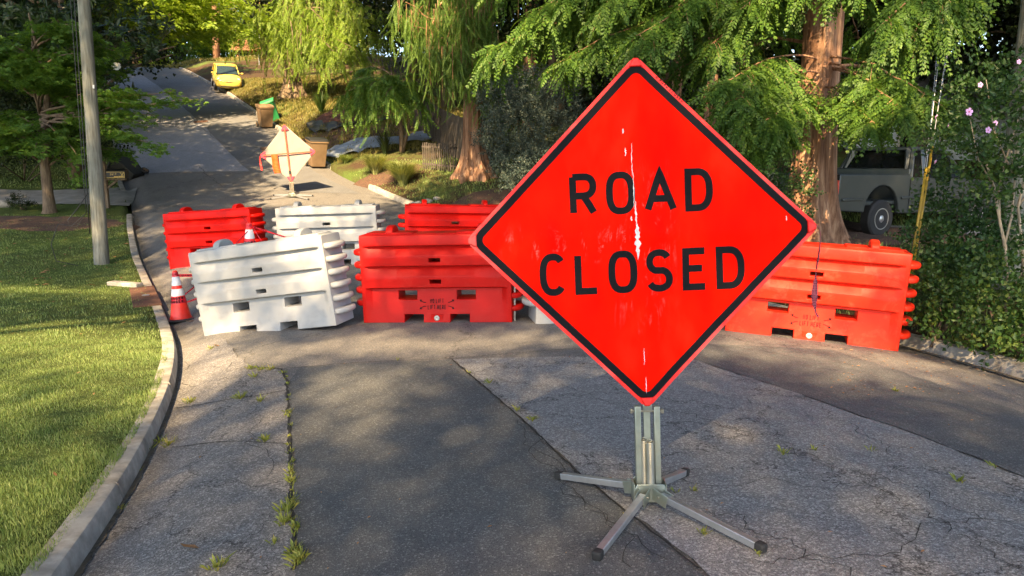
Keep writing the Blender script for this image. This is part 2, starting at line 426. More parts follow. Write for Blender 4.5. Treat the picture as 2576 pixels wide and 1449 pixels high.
def t_clump(n=14, R=.5, s=.2, seed=6):
    r = np.random.RandomState(seed); V = []; F = []
    for i in range(n):
        c = r.normal(0, R*.5, 3); d = unit(r.normal(0, 1, 3)-np.array([0, 0, .4])); sd = unit(np.cross(d, r.normal(0, 1, 3)))
        q = leaf_quad(c, d, sd, np.cross(d, sd), s*r.uniform(.6, 1.3), s*.55, .02, .02); j = len(V); V.extend(q); F.append((j, j+1, j+2, j+3))
    return np.array(V), np.array(F)
T_SPRAY = [t_spray(seed=i, L=.36+.07*i, n=7+i, droop=.15+.08*i) for i in range(5)]
T_WEEP = [t_spray(seed=10+i, L=.8, n=20, ll=.085, lw=.034, droop=.1) for i in range(2)]
T_MAPLE = [t_maple(seed=i+20) for i in range(3)]
T_WHORL = [t_whorl(seed=i+30) for i in range(2)]
T_TWIG = [t_twig(seed=i+40) for i in range(2)]
T_CLUMP = [t_clump(seed=i+50) for i in range(2)]

BK = {id(T_TWIG): 24.0, id(T_WHORL): 22.0, id(T_CLUMP): 26.0, id(T_MAPLE): 9.0}
class Crown:
    def __init__(s): s.V = []; s.F = []; s.n = 0
    def put(s, Ts, pos, R, sc):
        pos = np.asarray(pos); sc = np.broadcast_to(np.asarray(sc, float), (len(pos),))
        if len(pos) == 0: return
        idx = RNG.randint(0, len(Ts), len(pos))
        for i, T in enumerate(Ts):
            m = idx == i
            if m.any():
                v, f = scatter(T, pos[m], R[m], sc[m]); s.V.append(v); s.F.append(f+s.n); s.n += len(v)
    def build(s, name, mat, parent, loc=(0, 0, 0)):
        V = np.concatenate(s.V)-np.asarray(loc); return raw_mesh(name, V, np.concatenate(s.F), mat, parent)

def limb_pts(p0, p1, sag, n=9):
    """curved limb from p0 to p1, arched up by sag then drooping"""
    t = np.linspace(0, 1, n)[:, None]; p0 = np.asarray(p0, float); p1 = np.asarray(p1, float)
    P = p0+(p1-p0)*t; P[:, 2] += sag*(4*t*(1-t))[:, 0]
    P[1:-1] += RNG.normal(0, .03, (n-2, 3))*np.linalg.norm(p1-p0)*.25
    return P
def poly_at(P, t):
    f = t*(len(P)-1); i = np.minimum(f.astype(int), len(P)-2); u = (f-i)[:, None]
    return P[i]*(1-u)+P[i+1]*u, unit(P[i+1]-P[i])
def conifer_limb(crown, wood, p0, p1, sag=.3, dens=1.0, hang=.8, size=1.0, Ts=None, r0=.05, t0=.12, down=.5, lat=.9):
    """one bough: sub-branches droop from it and carry feathery sprays"""
    Ts = Ts or T_SPRAY
    P = limb_pts(p0, p1, sag); L = np.linalg.norm(P[-1]-P[0])
    wood.tube(P, list(np.linspace(r0, .006, len(P))), 6)
    nb = int(L*9*dens/size)+3
    t = t0+(1-t0)*RNG.uniform(0, 1, nb)**.8; B, D = poly_at(P, t)
    sdir = np.cross(D, [0, 0, 1.0]); sdir = unit(sdir)*np.where(RNG.rand(nb) < .5, 1, -1)[:, None]
    ln = hang*(.45+.75*RNG.rand(nb))*(1.1-.5*t)*size
    dr = unit(sdir*lat*RNG.uniform(.4, 1.1, (nb, 1))+D*RNG.uniform(.25, .9, (nb, 1))+RNG.normal(0, .15, (nb, 3)))
    k = 6; pos = []; dirs = []; scs = []
    for j in range(k):
        u = (j+.5)/k
        p = B+dr*(ln*u)[:, None]; p[:, 2] -= down*ln*u*u*1.1
        tan = dr.copy(); tan[:, 2] -= 2.0*down*u
        tan = unit(tan); s2 = unit(np.cross(tan, [0, 0, 1.0]))*(1 if j % 2 else -1)
        d = unit(tan+s2*RNG.uniform(.2, .9, (nb, 1))+RNG.normal(0, .18, (nb, 3))-np.array([0, 0, .25*down]))
        pos.append(p); dirs.append(d); scs.append(size*RNG.uniform(.65, 1.1, nb)*(1-.25*u))
    pos = np.concatenate(pos); dirs = np.concatenate(dirs); scs = np.concatenate(scs)
    crown.put(Ts, pos, frames(dirs, roll=RNG.normal(0, .5, len(pos))), scs)
    for i in range(0, nb, 3):
        e = B[i]+dr[i]*ln[i]; e[2] -= down*ln[i]*1.1; mid_ = B[i]+dr[i]*ln[i]*.5; mid_[2] -= down*ln[i]*.27
        wood.tube([B[i], mid_, e], [.008*size, .005*size, .002*size], 4, False)
def weep_limb(crown, wood, p0, p1, sag=.3, drop=2.0, dens=1.0, size=1.0, r0=.05, t0=.2):
    """bough with long curtains of foliage hanging straight down"""
    P = limb_pts(p0, p1, sag); L = np.linalg.norm(P[-1]-P[0]); wood.tube(P, list(np.linspace(r0, .008, len(P))), 6)
    nb = int(L*8*dens/size)+3; t = t0+(1-t0)*RNG.rand(nb); B, D = poly_at(P, t)
    B = B+RNG.normal(0, .22*size, (nb, 3)); ln = drop*RNG.uniform(.3, 1, nb)
    pos = []; dirs = []
    for i in range(nb):
        k = max(2, int(ln[i]/(.20*size))); u = (np.arange(k)+RNG.rand(k)*.5)/k
        q = np.tile(B[i], (k, 1)); q[:, 2] -= ln[i]*u; q[:, :2] += RNG.normal(0, .05*size, (k, 2))+(D[i][:2]*.3)[None, :]*u[:, None]
        d = RNG.normal(0, .33, (k, 3)); d[:, 2] -= 1.0; pos.append(q); dirs.append(d)
        if i % 3 == 0: wood.tube([B[i], B[i]-np.array([0, 0, ln[i]*.9])], [.01*size, .003], 4, False)
    pos = np.concatenate(pos); dirs = np.concatenate(dirs)
    crown.put(T_WEEP, pos, frames(dirs, roll=RNG.uniform(0, 6.28, len(pos))), size*RNG.uniform(.45, .8, len(pos)))

def trunk_mesh(name, mat, parent, base, height, r0, r1, flare=1.0, flutes=0, fl_amp=.12, lean=(0, 0), n=48, rows=40, loc=None):
    bx, by, bz = base; V = []; F = []
    for j in range(rows+1):
        t = (j/rows)**1.6; z = height*t-.25
        r = r0+(r1-r0)*t+r0*flare*math.exp(-max(z, 0)/(r0*1.6))
        fa = fl_amp*(.35+1.3*math.exp(-max(z, 0)/(r0*3)))
        for k in range(n):
            a = 6.2832*k/n
            q = 1+(fa*math.cos(flutes*a+.3*math.sin(z*.7)) + fa*.5*math.cos((flutes*2+1)*a+1.3) if flutes else 0)+.02*math.sin(13*a+z*2)
            V.append((bx+lean[0]*z+r*q*math.cos(a), by+lean[1]*z+r*q*math.sin(a), bz+z))
    for j in range(rows):
        for k in range(n):
            k2 = (k+1) % n; F.append((j*n+k, j*n+k2, (j+1)*n+k2, (j+1)*n+k))
    V = np.array(V)-np.array(loc if loc is not None else (0, 0, 0))
    return raw_mesh(name, V, np.array(F), mat, parent, smooth=True)

def blob_crown(crown, Ts, clumps, dens, size, out=.35, up=.3, hole=.35, seed=0, lit=None, flat=False):
    """clumps: (cx,cy,cz,rx,ry,rz) shells of foliage with noise gaps"""
    for ci, (cx, cy, cz, rx, ry, rz) in enumerate(clumps):
        n = int(BK.get(id(Ts), 4)*dens*(rx*ry+ry*rz+rx*rz)/(size*size))
        d = unit(RNG.normal(0, 1, (n, 3))); r = RNG.uniform(.45, 1.0, n)**.6
        ph = RNG.uniform(0, 6.28, 3)
        g = np.sin(d[:, 0]*5+ph[0])*np.sin(d[:, 1]*5+ph[1])+np.sin(d[:, 2]*6+ph[2])*.5+.35*np.sin(d[:, 0]*13)*np.sin(d[:, 1]*11+d[:, 2]*9)
        r = r*(1+.16*g)
        keep = RNG.rand(n) > hole*(g < -.2)
        p = np.array([cx, cy, cz])+d*np.array([rx, ry, rz])*r[:, None]
        p = p[keep]; d = d[keep]
        if lit is not None:
            k2 = lit(p); p = p[k2]; d = d[k2]
        if flat: X = np.stack([d[:, 0], d[:, 1], -.12+RNG.normal(0, .15, len(d))], 1)+RNG.normal(0, .25, (len(d), 3))*np.array([1, 1, .2])
        else: X = d*out+RNG.normal(0, .5, (len(d), 3))+np.array([0, 0, up])
        crown.put(Ts, p, frames(X, roll=RNG.normal(0, .35 if flat else .8, len(p))), size*RNG.uniform(.7, 1.25, len(p)))
# ------------------------------------------------------------ ground, road, kerbs
YR = np.concatenate([np.arange(-14, 0, 1.0), np.arange(0, 12, .2), np.arange(12, 30, .4), np.arange(30, 80, 1.0), np.arange(80, 146, 6.0)])
def sheet(name, cols, mat, kind='structure', zoff=0.0):
    """cols: list of functions (y)->(x, z)"""
    V = []; nc = len(cols)
    for f in cols:
        x, z = f(YR); V.append(np.stack([x, YR, z+zoff], 1))
    V = np.stack(V, 1).reshape(-1, 3); nr = len(YR)
    i = np.arange(nr-1)[:, None]*nc+np.arange(nc-1)[None, :]
    F = np.stack([i, i+1, i+1+nc, i+nc], -1).reshape(-1, 4)
    return tag(raw_mesh(name, V, F, mat, smooth=True), kind=kind)
def col_left(s): return lambda y: (L_(y)-s, H(L_(y)-s, y))
def col_right(s): return lambda y: (R_(y)+s, H(R_(y)+s, y))
offs = [.14, .3, .5, .8, 1.1, 1.5, 2, 2.5, 3, 3.6, 4.4, 5.4, 6.6, 8, 10, 13, 17, 22, 30, 45, 75, 130]
cols = [col_left(s) for s in offs[::-1]]
cols += [lambda y: (L_(y)-.12, H(L_(y)-.14, y)-.25), lambda y: (L_(y)*.5+R_(y)*.5, P_(y)-.35), lambda y: (R_(y)+.12, H(R_(y)+.14, y)-.25)]
cols += [col_right(s) for s in offs]
ground = sheet("ground", cols, M['ground'])
def rc(t):
    def f(y):
        l, r = L_(y)-.01, R_(y)+.01; x = l+(r-l)*t; return x, road_z(x, y)
    return f
road = sheet("road", [rc(t) for t in np.linspace(0, 1, 45)], M['road'])

def band(name, fL, fR, y0, y1, mat, off=.008, dy=.12, nc=24, kind='structure', jag=.012):
    ys = np.arange(y0, y1+dy*.5, dy); l = fL(ys)+RNG.normal(0, jag, len(ys)); r = fR(ys)+RNG.normal(0, jag, len(ys))
    V = []
    for t in np.linspace(0, 1, nc):
        x = l+(r-l)*t; V.append(np.stack([x, ys, road_z(x, ys)+off], 1))
    V = np.stack(V, 1).reshape(-1, 3); i = np.arange(len(ys)-1)[:, None]*nc+np.arange(nc-1)[None, :]
    F = np.stack([i, i+1, i+1+nc, i+nc], -1).reshape(-1, 4)
    return tag(raw_mesh(name, V, F, mat, smooth=True), kind=kind)
def polyX(px):
    pts = sorted([(p.y, p.x) for p in (at(u, v) for u, v in px)])
    ys = [p[0] for p in pts]; xs = [p[1] for p in pts]
    s = (xs[1]-xs[0])/(ys[1]-ys[0]+1e-6) if len(pts) > 1 else 0
    s = max(-1.5, min(1.5, s))
    return lambda y: np.where(y < ys[0], xs[0]+s*(y-ys[0]), np.interp(y, ys, xs))
SEAM_L = polyX([(560, 850), (600, 900), (628, 926), (708, 931), (722, 960), (728, 1100), (730, 1200), (736, 1300), (742, 1440)])
SEAM_A = polyX([(1135, 905), (1200, 960), (1320, 1065), (1450, 1190), (1590, 1305), (1760, 1440)])
SEAM_B = polyX([(1740, 905), (2000, 990), (2300, 1095), (2560, 1200)])
SEAM_C = polyX([(2090, 880), (2330, 957), (2560, 1035)])
yc = at(1135, 905).y; yb = at(1740, 903).y
band("pavement_patch", lambda y: L_(y)+.0, SEAM_L, .6, at(560, 850).y, M['strip_l'], nc=14)
band("asphalt_patch", lambda y: SEAM_L(np.minimum(y, at(722, 960).y))+.012, lambda y: SEAM_A(y)-.008, .6, yc, M['strip_d'])
band("asphalt_strip", lambda y: SEAM_A(y)+.008, lambda y: SEAM_B(y)-.008, .6, yb, M['strip_m'], nc=26)
band("asphalt_lane", lambda y: SEAM_B(y)+.008, lambda y: SEAM_C(y)-.008, .6, at(2090, 880).y, M['strip_d'], nc=20)
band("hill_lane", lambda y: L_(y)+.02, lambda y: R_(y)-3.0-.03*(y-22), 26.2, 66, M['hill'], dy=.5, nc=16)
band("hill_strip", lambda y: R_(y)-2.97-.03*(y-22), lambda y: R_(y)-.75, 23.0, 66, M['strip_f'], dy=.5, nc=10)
# seams: dirt-filled lines
def line_strip(name, pts, wd, mat, off=.013, kind='structure', jit=.25):
    P = []
    for a, b in zip(pts[:-1], pts[1:]):
        n = max(2, int((Vector(b)-Vector(a)).length/.06))
        for i in range(n): P.append(Vector(a).lerp(Vector(b), i/n))
    P.append(Vector(pts[-1])); V = []; F = []
    for i, p in enumerate(P):
        t = (P[min(i+1, len(P)-1)]-P[max(i-1, 0)]); t.z = 0; t.normalize(); sdv = Vector((t.y, -t.x, 0)); w_ = wd*random.uniform(.6, 1.1); q = sdv*random.gauss(0, wd*jit)
        for s in (-1, 1):
            x = p+q+sdv*w_*s*.5; V.append((x.x, x.y, float(road_z(x.x, x.y))+off))
        if i: F.append((2*i-2, 2*i-1, 2*i+1, 2*i))
    return tag(raw_mesh(name, V, F, mat), kind=kind)
def px_line(px): return [at(u, v) for u, v in px]
g_seams = [
    [(628, 926), (708, 931), (722, 960), (728, 1100), (730, 1200), (736, 1300), (742, 1440)],
    [(708, 931), (900, 915), (1135, 905), (1440, 880), (1740, 880)],
    [(1135, 905), (1200, 960), (1320, 1065), (1450, 1190), (1590, 1305), (1760, 1440)],
    [(440, 1030), (560, 1012), (640, 1000), (720, 985)], [(430, 1130), (560, 1115), (725, 1120)]]
for i, s in enumerate(g_seams): line_strip("pavement_seam", px_line(s), (.022, .012, .014, .012, .010)[i], M['seam'])
# long wandering cracks
def crack(u0, v0, u1, v1, wd=.007, amp=.05, seed=0):
    r = random.Random(seed); a = at(u0, v0); b = at(u1, v1); n = 26; pts = []; off = 0
    d = (b-a); s = Vector((d.y, -d.x, 0)).normalized()
    for i in range(n+1):
        off = off*.85+r.gauss(0, amp); p = a.lerp(b, i/n)+s*off; pts.append(p)
    line_strip("pavement_crack", pts, wd, M['seam'], .0125)
for i, c in enumerate([(1660, 1030, 2100, 1180), (2100, 1180, 2500, 1300), (1500, 1000, 1900, 1110), (1900, 1420, 2560, 1330), (1300, 1060, 1640, 1420), (1760, 1300, 2150, 1445),
                       (2000, 1000, 2260, 1150), (1180, 940, 1500, 1000), (1700, 1200, 2300, 1230), (1350, 1100, 1560, 1440), (440, 870, 470, 1010), (620, 1000, 700, 1200), (520, 930, 640, 920),
                       (1000, 905, 1500, 845), (1800, 870, 2200, 930), (2200, 1230, 2570, 1440), (500, 420, 560, 470), (470, 300, 560, 360), (560, 250, 400, 260), (450, 380, 700, 400)]):
    crack(*c, wd=.0045 if i < 16 else .02, amp=.035, seed=i)

def kerb(name, edge, side, ranges, wtop=.135):
    g = G()
    for y0, y1 in ranges:
        y = y0
        while y < y1-.2:
            ln = min(3.0 if y > 10 else 2.4, y1-y); ys = np.linspace(y+.006, y+ln-.016, 14 if y < 14 else 5)
            pr = []; jz = random.gauss(0, .008)
            for yy in ys:
                x = float(edge(yy)); dx = (float(edge(yy+.1))-float(edge(yy-.1)))/.2; nrm = Vector((1, -dx, 0)).normalized()*side
                zz = float(road_z(x, yy)); w_ = wtop+.005*math.sin(yy*2.1)+random.gauss(0, .0012); hh = CURB+.012+jz*.6+random.gauss(0, .0008)
                o = Vector((x, yy, 0))
                prof = [(-.03, -.2), (-.022, .0), (.0, hh-.022), (.010, hh-.006), (.026, hh), (w_, hh+.002), (w_+.01, hh-.03), (w_+.01, -.2)]
                pr.append([o+nrm*a+Vector((0, 0, zz+b)) for a, b in prof])
            V = [v for p in pr for v in p]; m = len(pr[0]); F = []
            for i in range(len(pr)-1):
                for k in range(m-1): F.append((i*m+k, i*m+k+1, (i+1)*m+k+1, (i+1)*m+k))
            F.append(tuple(range(m))); F.append(tuple(range(len(V)-1, len(V)-m-1, -1)))
            g.add(V, F); y += ln
    return tag(g.build(name, M['conc'], auto=24), kind='structure')
kerb("kerb", L_, -1, [(-3, 20.2), (23.4, 66)])
kerb("kerb", R_, 1, [(-3, 24.0), (27.5, 66)])
M['gutter_dirt'] = plain("gutter grit", (.075, .064, .048), .95, var=.6, vs=25, dirt=(.14, .10, .05), dirt_amt=.8)
line_strip("gutter_dirt", [Vector((float(L_(y))+.025, y, 0)) for y in np.arange(.8, 20, .25)], .055, M['gutter_dirt'], .022, jit=.04)
line_strip("gutter_dirt", [Vector((float(R_(y))-.045, y, 0)) for y in np.arange(3, 20, .25)], .11, M['gutter_dirt'], .022, jit=.04)
# left driveway and its flare
dA = [at(2, 478), at(150, 480), at(345, 474)]; dB = [at(2, 512), at(150, 515), at(325, 520)]
def quad_patch(name, A, B, mat, n=24, off=.03, kind='structure'):
    V = []; F = []
    for i in range(n+1):
        t = i/n
        def pl(P): k = min(int(t*(len(P)-1)), len(P)-2); u = t*(len(P)-1)-k; return P[k].lerp(P[k+1], u)
        a, b = pl(A), pl(B)
        for j in range(9):
            p = a.lerp(b, j/8); V.append((p.x, p.y, h(p.x, p.y)+off))
    for i in range(n):
        for j in range(8): F.append((i*9+j, i*9+j+1, (i+1)*9+j+1, (i+1)*9+j))
    return tag(raw_mesh(name, V, F, mat, smooth=True), kind=kind)
x0 = dA[0]+(dA[0]-dA[1])*.8; x1 = dB[0]+(dB[0]-dB[1])*.8
quad_patch("driveway", [x0]+dA, [x1]+dB, M['conc2'])
quad_patch("driveway", [at(1560, 440), at(2120, 560), at(2330, 575), at(2600, 560)], [at(1700, 500), at(2140, 606), at(2330, 612), at(2600, 600)], M['conc2'], off=.02)
# drain inlet on the left kerb
t = thing("drain_inlet", "rusty brown storm drain plate set into the kerb beside the cone", "drain", at(352, 742))
a, b, c, d = at(325, 728), at(385, 722), at(402, 768), at(335, 775)
g = G(); V = [Vector((p.x, p.y, h(L_(p.y)-.2, p.y)+.012)) for p in (a, b, c, d)]; V[1].x = float(L_(V[1].y))+.005; V[2].x = float(L_(V[2].y))+.005
g.add([v+Vector((0, 0, .012)) for v in V]+[v-Vector((0, 0, .15)) for v in V], [(0, 1, 2, 3), (7, 6, 5, 4), (0, 4, 5, 1), (1, 5, 6, 2), (2, 6, 7, 3), (3, 7, 4, 0)])
g.build("cover_plate", M['rust'], t, off=t.location, bevel=.006)
cen = sum(V, Vector())/4
G().lathe([(.055, 0), (.06, .008), (.03, .012)], 16, Matrix.Translation(cen+Vector((0.02, 0, .012)))).build("lifting_lug", M['galv'], t, off=t.location)
a = at(278, 716); b = at(352, 722)
g = G(); p0 = Vector((a.x, a.y, h(a.x, a.y)+.03)); p1 = Vector((b.x, b.y, h(b.x, b.y)+.03)); g.beam(p0, p1, .16, .07)
g.build("concrete_slab", M['conc'], t, off=t.location, bevel=.012)
# manhole cover up the hill
mh = at(505, 306); g = G(); g.lathe([(.34, 0), (.34, .018), (.31, .022)], 28); o = g.build("manhole_cover", M['rust']); o.location = mh+Vector((0, 0, .004))
o.rotation_euler = (rad(11), 0, 0); tag(o, "flat round iron manhole cover in the uphill road", "manhole cover")

# bare / mulched ground
def blotch(name, cu, cv, rx, ry, mat, off=.02, seed=0, bumpy=.03, kind='structure'):
    r = random.Random(seed); c = at(cu, cv); n = 30; V = [(c.x, c.y, h(c.x, c.y)+off+bumpy)]; F = []
    R_S = [1+.18*r.gauss(0, 1) for _ in range(n)]
    for k in range(1, 7):
        for i in range(n):
            q = k/6*((R_S[i]+R_S[i-1]+R_S[(i+1) % n])/3)
            x = c.x+rx*q*math.cos(6.2832*i/n); y = c.y+ry*q*math.sin(6.2832*i/n)
            V.append((x, y, h(x, y)+off*(1 if k < 6 else -1.5)+abs(r.gauss(0, bumpy))*(k < 6)))
    for i in range(n): F.append((0, 1+i, 1+(i+1) % n))
    for k in range(5):
        for i in range(n):
            F.append((1+k*n+i, 1+(k+1)*n+i, 1+(k+1)*n+(i+1) % n, 1+k*n+(i+1) % n))
    return tag(raw_mesh(name, V, F, mat, smooth=True), kind=kind)
blotch("mulch_bed", 880, 335, 3.4, 2.3, M['mulch'], seed=1)
blotch("mulch_bed", 60, 560, 2.6, 1.1, M['mulch'], seed=2, off=.015, bumpy=.012)
blotch("mulch_bed", 1230, 520, 1.6, 1.4, M['mulch'], seed=3)
blotch("mulch_bed", 985, 440, 1.1, .8, M['mulch'], seed=4)
blotch("mulch_bed", 2150, 590, 2.6, 1.3, M['mulch'], seed=5, off=.04)

# ------------------------------------------------------------ blades of grass
def blades(name, n, fx, y0, y1, hgt, wd, mat, ypow=1.0, zoff=-.01, lean=.35):
    y = y0+(y1-y0)*RNG.rand(n)**ypow; x = fx(y, RNG.rand(n)); z = H(x, y)+zoff
    clump = .75+.35*np.sin(x*7+np.sin(y*5)*2)*np.sin(y*6.3+1)
    a = RNG.uniform(0, 6.28, n); hh = hgt*RNG.uniform(.5, 1.25, n)*clump; b = a+RNG.normal(0, .8, n); le = lean*hh*RNG.uniform(.2, 1.6, n)
    B = np.stack([x, y, z], 1); s = np.stack([np.cos(a), np.sin(a), 0*a], 1)*wd*.5; l = np.stack([-np.sin(b), np.cos(b), 0*b], 1)
    up = np.stack([0*hh, 0*hh, hh], 1); le = le[:, None]
    V = np.stack([B-s, B+s, B+up*.6+s*.7+l*le*.4, B+up+l*le], 1).reshape(-1, 3)
    F = (np.arange(n)*4)[:, None]+np.array([[0, 1, 2, 3]])
    return tag(raw_mesh(name, V, F, mat), kind='stuff')
blades("lawn_grass", 200000, lambda y, r: L_(y)-.085-r**1.25*(1.5+.62*y), 1.6, 8.5, .046, .0048, M['blade'], 1.15)
blades("lawn_grass", 60000, lambda y, r: L_(y)-.15-r*7.5, 8.5, 19.8, .05, .010, M['blade'], 1.1)
blades("verge_grass", 9000, lambda y, r: L_(y)-.15-r*6, 23.6, 40, .09, .03, M['blade'], 1.2)
blades("verge_grass", 60000, lambda y, r: R_(y)+.2+r*9, 27.5, 50, .17, .035, M['blade2'], 1.0)
blades("verge_grass", 15000, lambda y, r: R_(y)+.2+r*9, 15.5, 26, .10, .022, M['blade'], 1.0)
blades("verge_grass", 12000, lambda y, r: -38+r*26, 66, 74, .3, .08, M['blade2'], 1.0)
blades("verge_grass", 9000, lambda y, r: R_(y)+.2+r*7, 6, 15.5, .12, .014, M['blade'], 1.0)
# weeds in the seams
def weeds(spots, name="seam_weeds"):
    Vs = []; k = 0
    for (u, v, s, n) in spots:
        c = at(u, v)
        for i in range(n):
            a = random.uniform(0, 6.28); r = random.uniform(0, .035*s); x = c.x+r*math.cos(a); y = c.y+r*1.8*math.sin(a); z = float(road_z(x, y))+.008
            hh = random.uniform(.015, .058)*s; o = random.uniform(.3, 1.3)*hh; w_ = .0035
            dx, dy = math.cos(a+random.gauss(0, .5)), math.sin(a+random.gauss(0, .5))
            Vs += [(x-dy*w_, y+dx*w_, z), (x+dy*w_, y-dx*w_, z), (x+dx*o*.5+dy*w_, y+dy*o*.5-dx*w_, z+hh*.75), (x+dx*o, y+dy*o, z+hh)]; k += 1
    F = (np.arange(k)*4)[:, None]+np.array([[0, 1, 2, 3]])
    tag(raw_mesh(name, np.array(Vs), F, M['blade2'] if 0 else M['blade_w']), kind='stuff')
M['blade_w'] = leaf_mat("weed blades", (.14, .20, .03), (.30, .32, .06), .35, hi=(.5, .36, .10))
sp = []
for i in range(46):
    v = 935+RNG.rand()*500; u = np.interp(v, [931, 960, 1200, 1300, 1440], [715, 722, 731, 737, 745])+RNG.normal(0, 3)
    sp.append((u, v, RNG.uniform(.3, .75), 10))
sp += [(738, 1395, .7, 45), (715, 1320, .85, 55), (755, 1412, .85, 55), (745, 1335, .6, 30), (735, 1215, .8, 24), (720, 1290, 1.0, 40), (690, 1370, .6, 20), (545, 1432, .9, 40), (665, 1110, .9, 30),
       (655, 1010, .8, 26), (605, 1003, 1.0, 34), (480, 1013, .9, 30), (425, 1120, 1.1, 30), (400, 1118, .9, 20), (632, 930, .9, 30), (655, 932, .9, 24), (680, 932, .8, 24), (640, 950, .8, 20), (1770, 1348, .5, 22),
       (1340, 1060, .8, 24), (1300, 1035, .6, 14), (1570, 1300, .3, 8), (2410, 1215, .7, 26), (1970, 1145, .7, 20), (2190, 1135, .5, 14), (1230, 965, .7, 20), (2250, 985, .5, 10), (1745, 1240, .5, 12), (1700, 1243, .5, 8),
       (1180, 940, .5, 10), (345, 1190, .9, 16), (370, 1120, .9, 16), (300, 1290, .9, 14), (1000, 908, .5, 8), (530, 880, .8, 20), (2050, 1137, .5, 10), (2500, 1180, .5, 12), (1905, 1400, .4, 10)]
weeds(sp)
# dry leaves and grit on the pavement
def litter(name, n, reg, mat, s=.03, label=None):
    Vs = []
    for i in range(n):
        u = random.uniform(reg[0], reg[2]); v = random.uniform(reg[1], reg[3]); c = at(u, v); a = random.uniform(0, 6.28); k = s*random.uniform(.4, 1.3); z = c.z+.016
        d = Vector((math.cos(a), math.sin(a), .1)); e = Vector((-d.y, d.x, .15)); c = Vector((c.x, c.y, z))
        Vs += [c-d*k, c-e*k*.4+Vector((0, 0, .2*k)), c+d*k, c+e*k*.4+Vector((0, 0, .25*k))]
    F = (np.arange(n)*4)[:, None]+np.array([[0, 1, 2, 3]])
    tag(raw_mesh(name, np.array([tuple(v) for v in Vs]), F, mat), kind='stuff')
litter("fallen_leaves", 70, (430, 860, 2500, 1440), M['dry'], .012)
litter("fallen_leaves", 90, (0, 540, 330, 720), M['dry'], .05)
litter("fallen_leaves", 60, (340, 440, 1000, 720), M['dry'], .03)
litter("fallen_leaves", 130, (2080, 880, 2560, 1000), M['dry'], .016)
def lawn_litter(n):
    Vs = []
    for i in range(n):
        y = random.uniform(2, 12); x = float(L_(y))-.2-random.random()*(1.2+.5*y); z = h(x, y)+.035; a = random.uniform(0, 6.28); k = random.uniform(.012, .035)
        d = Vector((math.cos(a), math.sin(a), .2)); e = Vector((-d.y, d.x, .3)); c = Vector((x, y, z)); Vs += [c-d*k, c-e*k*.35, c+d*k, c+e*k*.35]
    tag(raw_mesh("fallen_leaves", np.array([tuple(v) for v in Vs]), (np.arange(n)*4)[:, None]+np.array([[0, 1, 2, 3]]), M['dry']), kind='stuff')
lawn_litter(90)
litter("fallen_leaves", 500, (790, 260, 1000, 350), M['dry'], .06)
for (u, v, s, lb) in ((545, 873, .045, "curled orange dry leaf on the pavement near the white barrier's corner"), (2250, 987, .04, "small green leaf lying on the asphalt right of the sign"),
                  (478, 1388, .05, "straw coloured leaf blade lying on the near left pavement"), (478, 812, .07, "brown dry leaf lying at the foot of the front cone")):
    c = at(u, v); g = G(); k = s
    g.add([(-k, 0, 0), (-.3*k, -.35*k, .12*k), (.5*k, -.3*k, .1*k), (k, 0, .35*k), (.4*k, .35*k, .25*k), (-.4*k, .3*k, .2*k), (0, 0, -.0)], [(0, 1, 6), (1, 2, 6), (2, 3, 6), (3, 4, 6), (4, 5, 6), (5, 0, 6)])
    o = g.build("fallen_leaf", M['dry'] if 'green' not in lb else M['blade_w'], smooth=True); o.location = c+Vector((0, 0, .016)); o.rotation_euler = (0, 0, s*60); tag(o, lb, "leaf")
# ------------------------------------------------------------ lettering
def arc(cx, cy, rx, ry, a0, a1, n=14, p=2.0):
    out = []
    for i in range(n+1):
        a = rad(a0+(a1-a0)*i/n); c, s = math.cos(a), math.sin(a)
        out.append((cx+rx*math.copysign(abs(c)**(2/p), c), cy+ry*math.copysign(abs(s)**(2/p), s)))
    return out
GL = {
 'R': [[(0, 0), (0, 1)], [(0, 1), (.5, 1)]+arc(.5, .735, .46, .265, 90, -90, 12, 2.3)[1:]+[(0, .47)], [(.5, .47), (.97, 0)]],
 'O': [arc(.5, .5, .5, .5, 90, 450, 40, 2.7)],
 'A': [[(0, 0), (.5, 1), (1, 0)], [(.19, .3), (.81, .3)]],
 'D': [[(0, 0), (0, 1), (.42, 1)]+arc(.42, .5, .58, .5, 90, -90, 22, 2.4)[1:]+[(0, 0)]],
 'C': [arc(.5, .5, .5, .5, 42, 318, 30, 2.5)],
 'L': [[(0, 1), (0, 0), (.95, 0)]],
 'S': [arc(.5, .745, .46, .255, 25, 250, 18, 2.2)+[(.5, .5)]+arc(.5, .255, .5, .255, 70, -155, 18, 2.2)],
 'E': [[(1, 1), (0, 1), (0, 0), (1, 0)], [(0, .52), (.86, .52)]],
 'N': [[(0, 0), (0, 1), (1, 0), (1, 1)]], 'I': [[(.5, 0), (.5, 1)]], 'F': [[(1, 1), (0, 1), (0, 0)], [(0, .52), (.85, .52)]],
 'T': [[(0, 1), (1, 1)], [(.5, 1), (.5, 0)]], 'H': [[(0, 0), (0, 1)], [(1, 0), (1, 1)], [(0, .5), (1, .5)]],
 'G': [arc(.5, .5, .5, .5, 42, 360, 30, 2.5)+[(.55, .5)]],
 '2': [arc(.5, .7, .48, .3, 170, -30, 12)+[(0, 0), (1, 0)]], '6': [arc(.5, .3, .48, .3, 0, 360, 20), [(.04, .35), (.3, .8), (.75, 1)]],
 '1': [[(.2, .8), (.5, 1), (.5, 0)]], '7': [[(0, 1), (1, 1), (.35, 0)]],
}
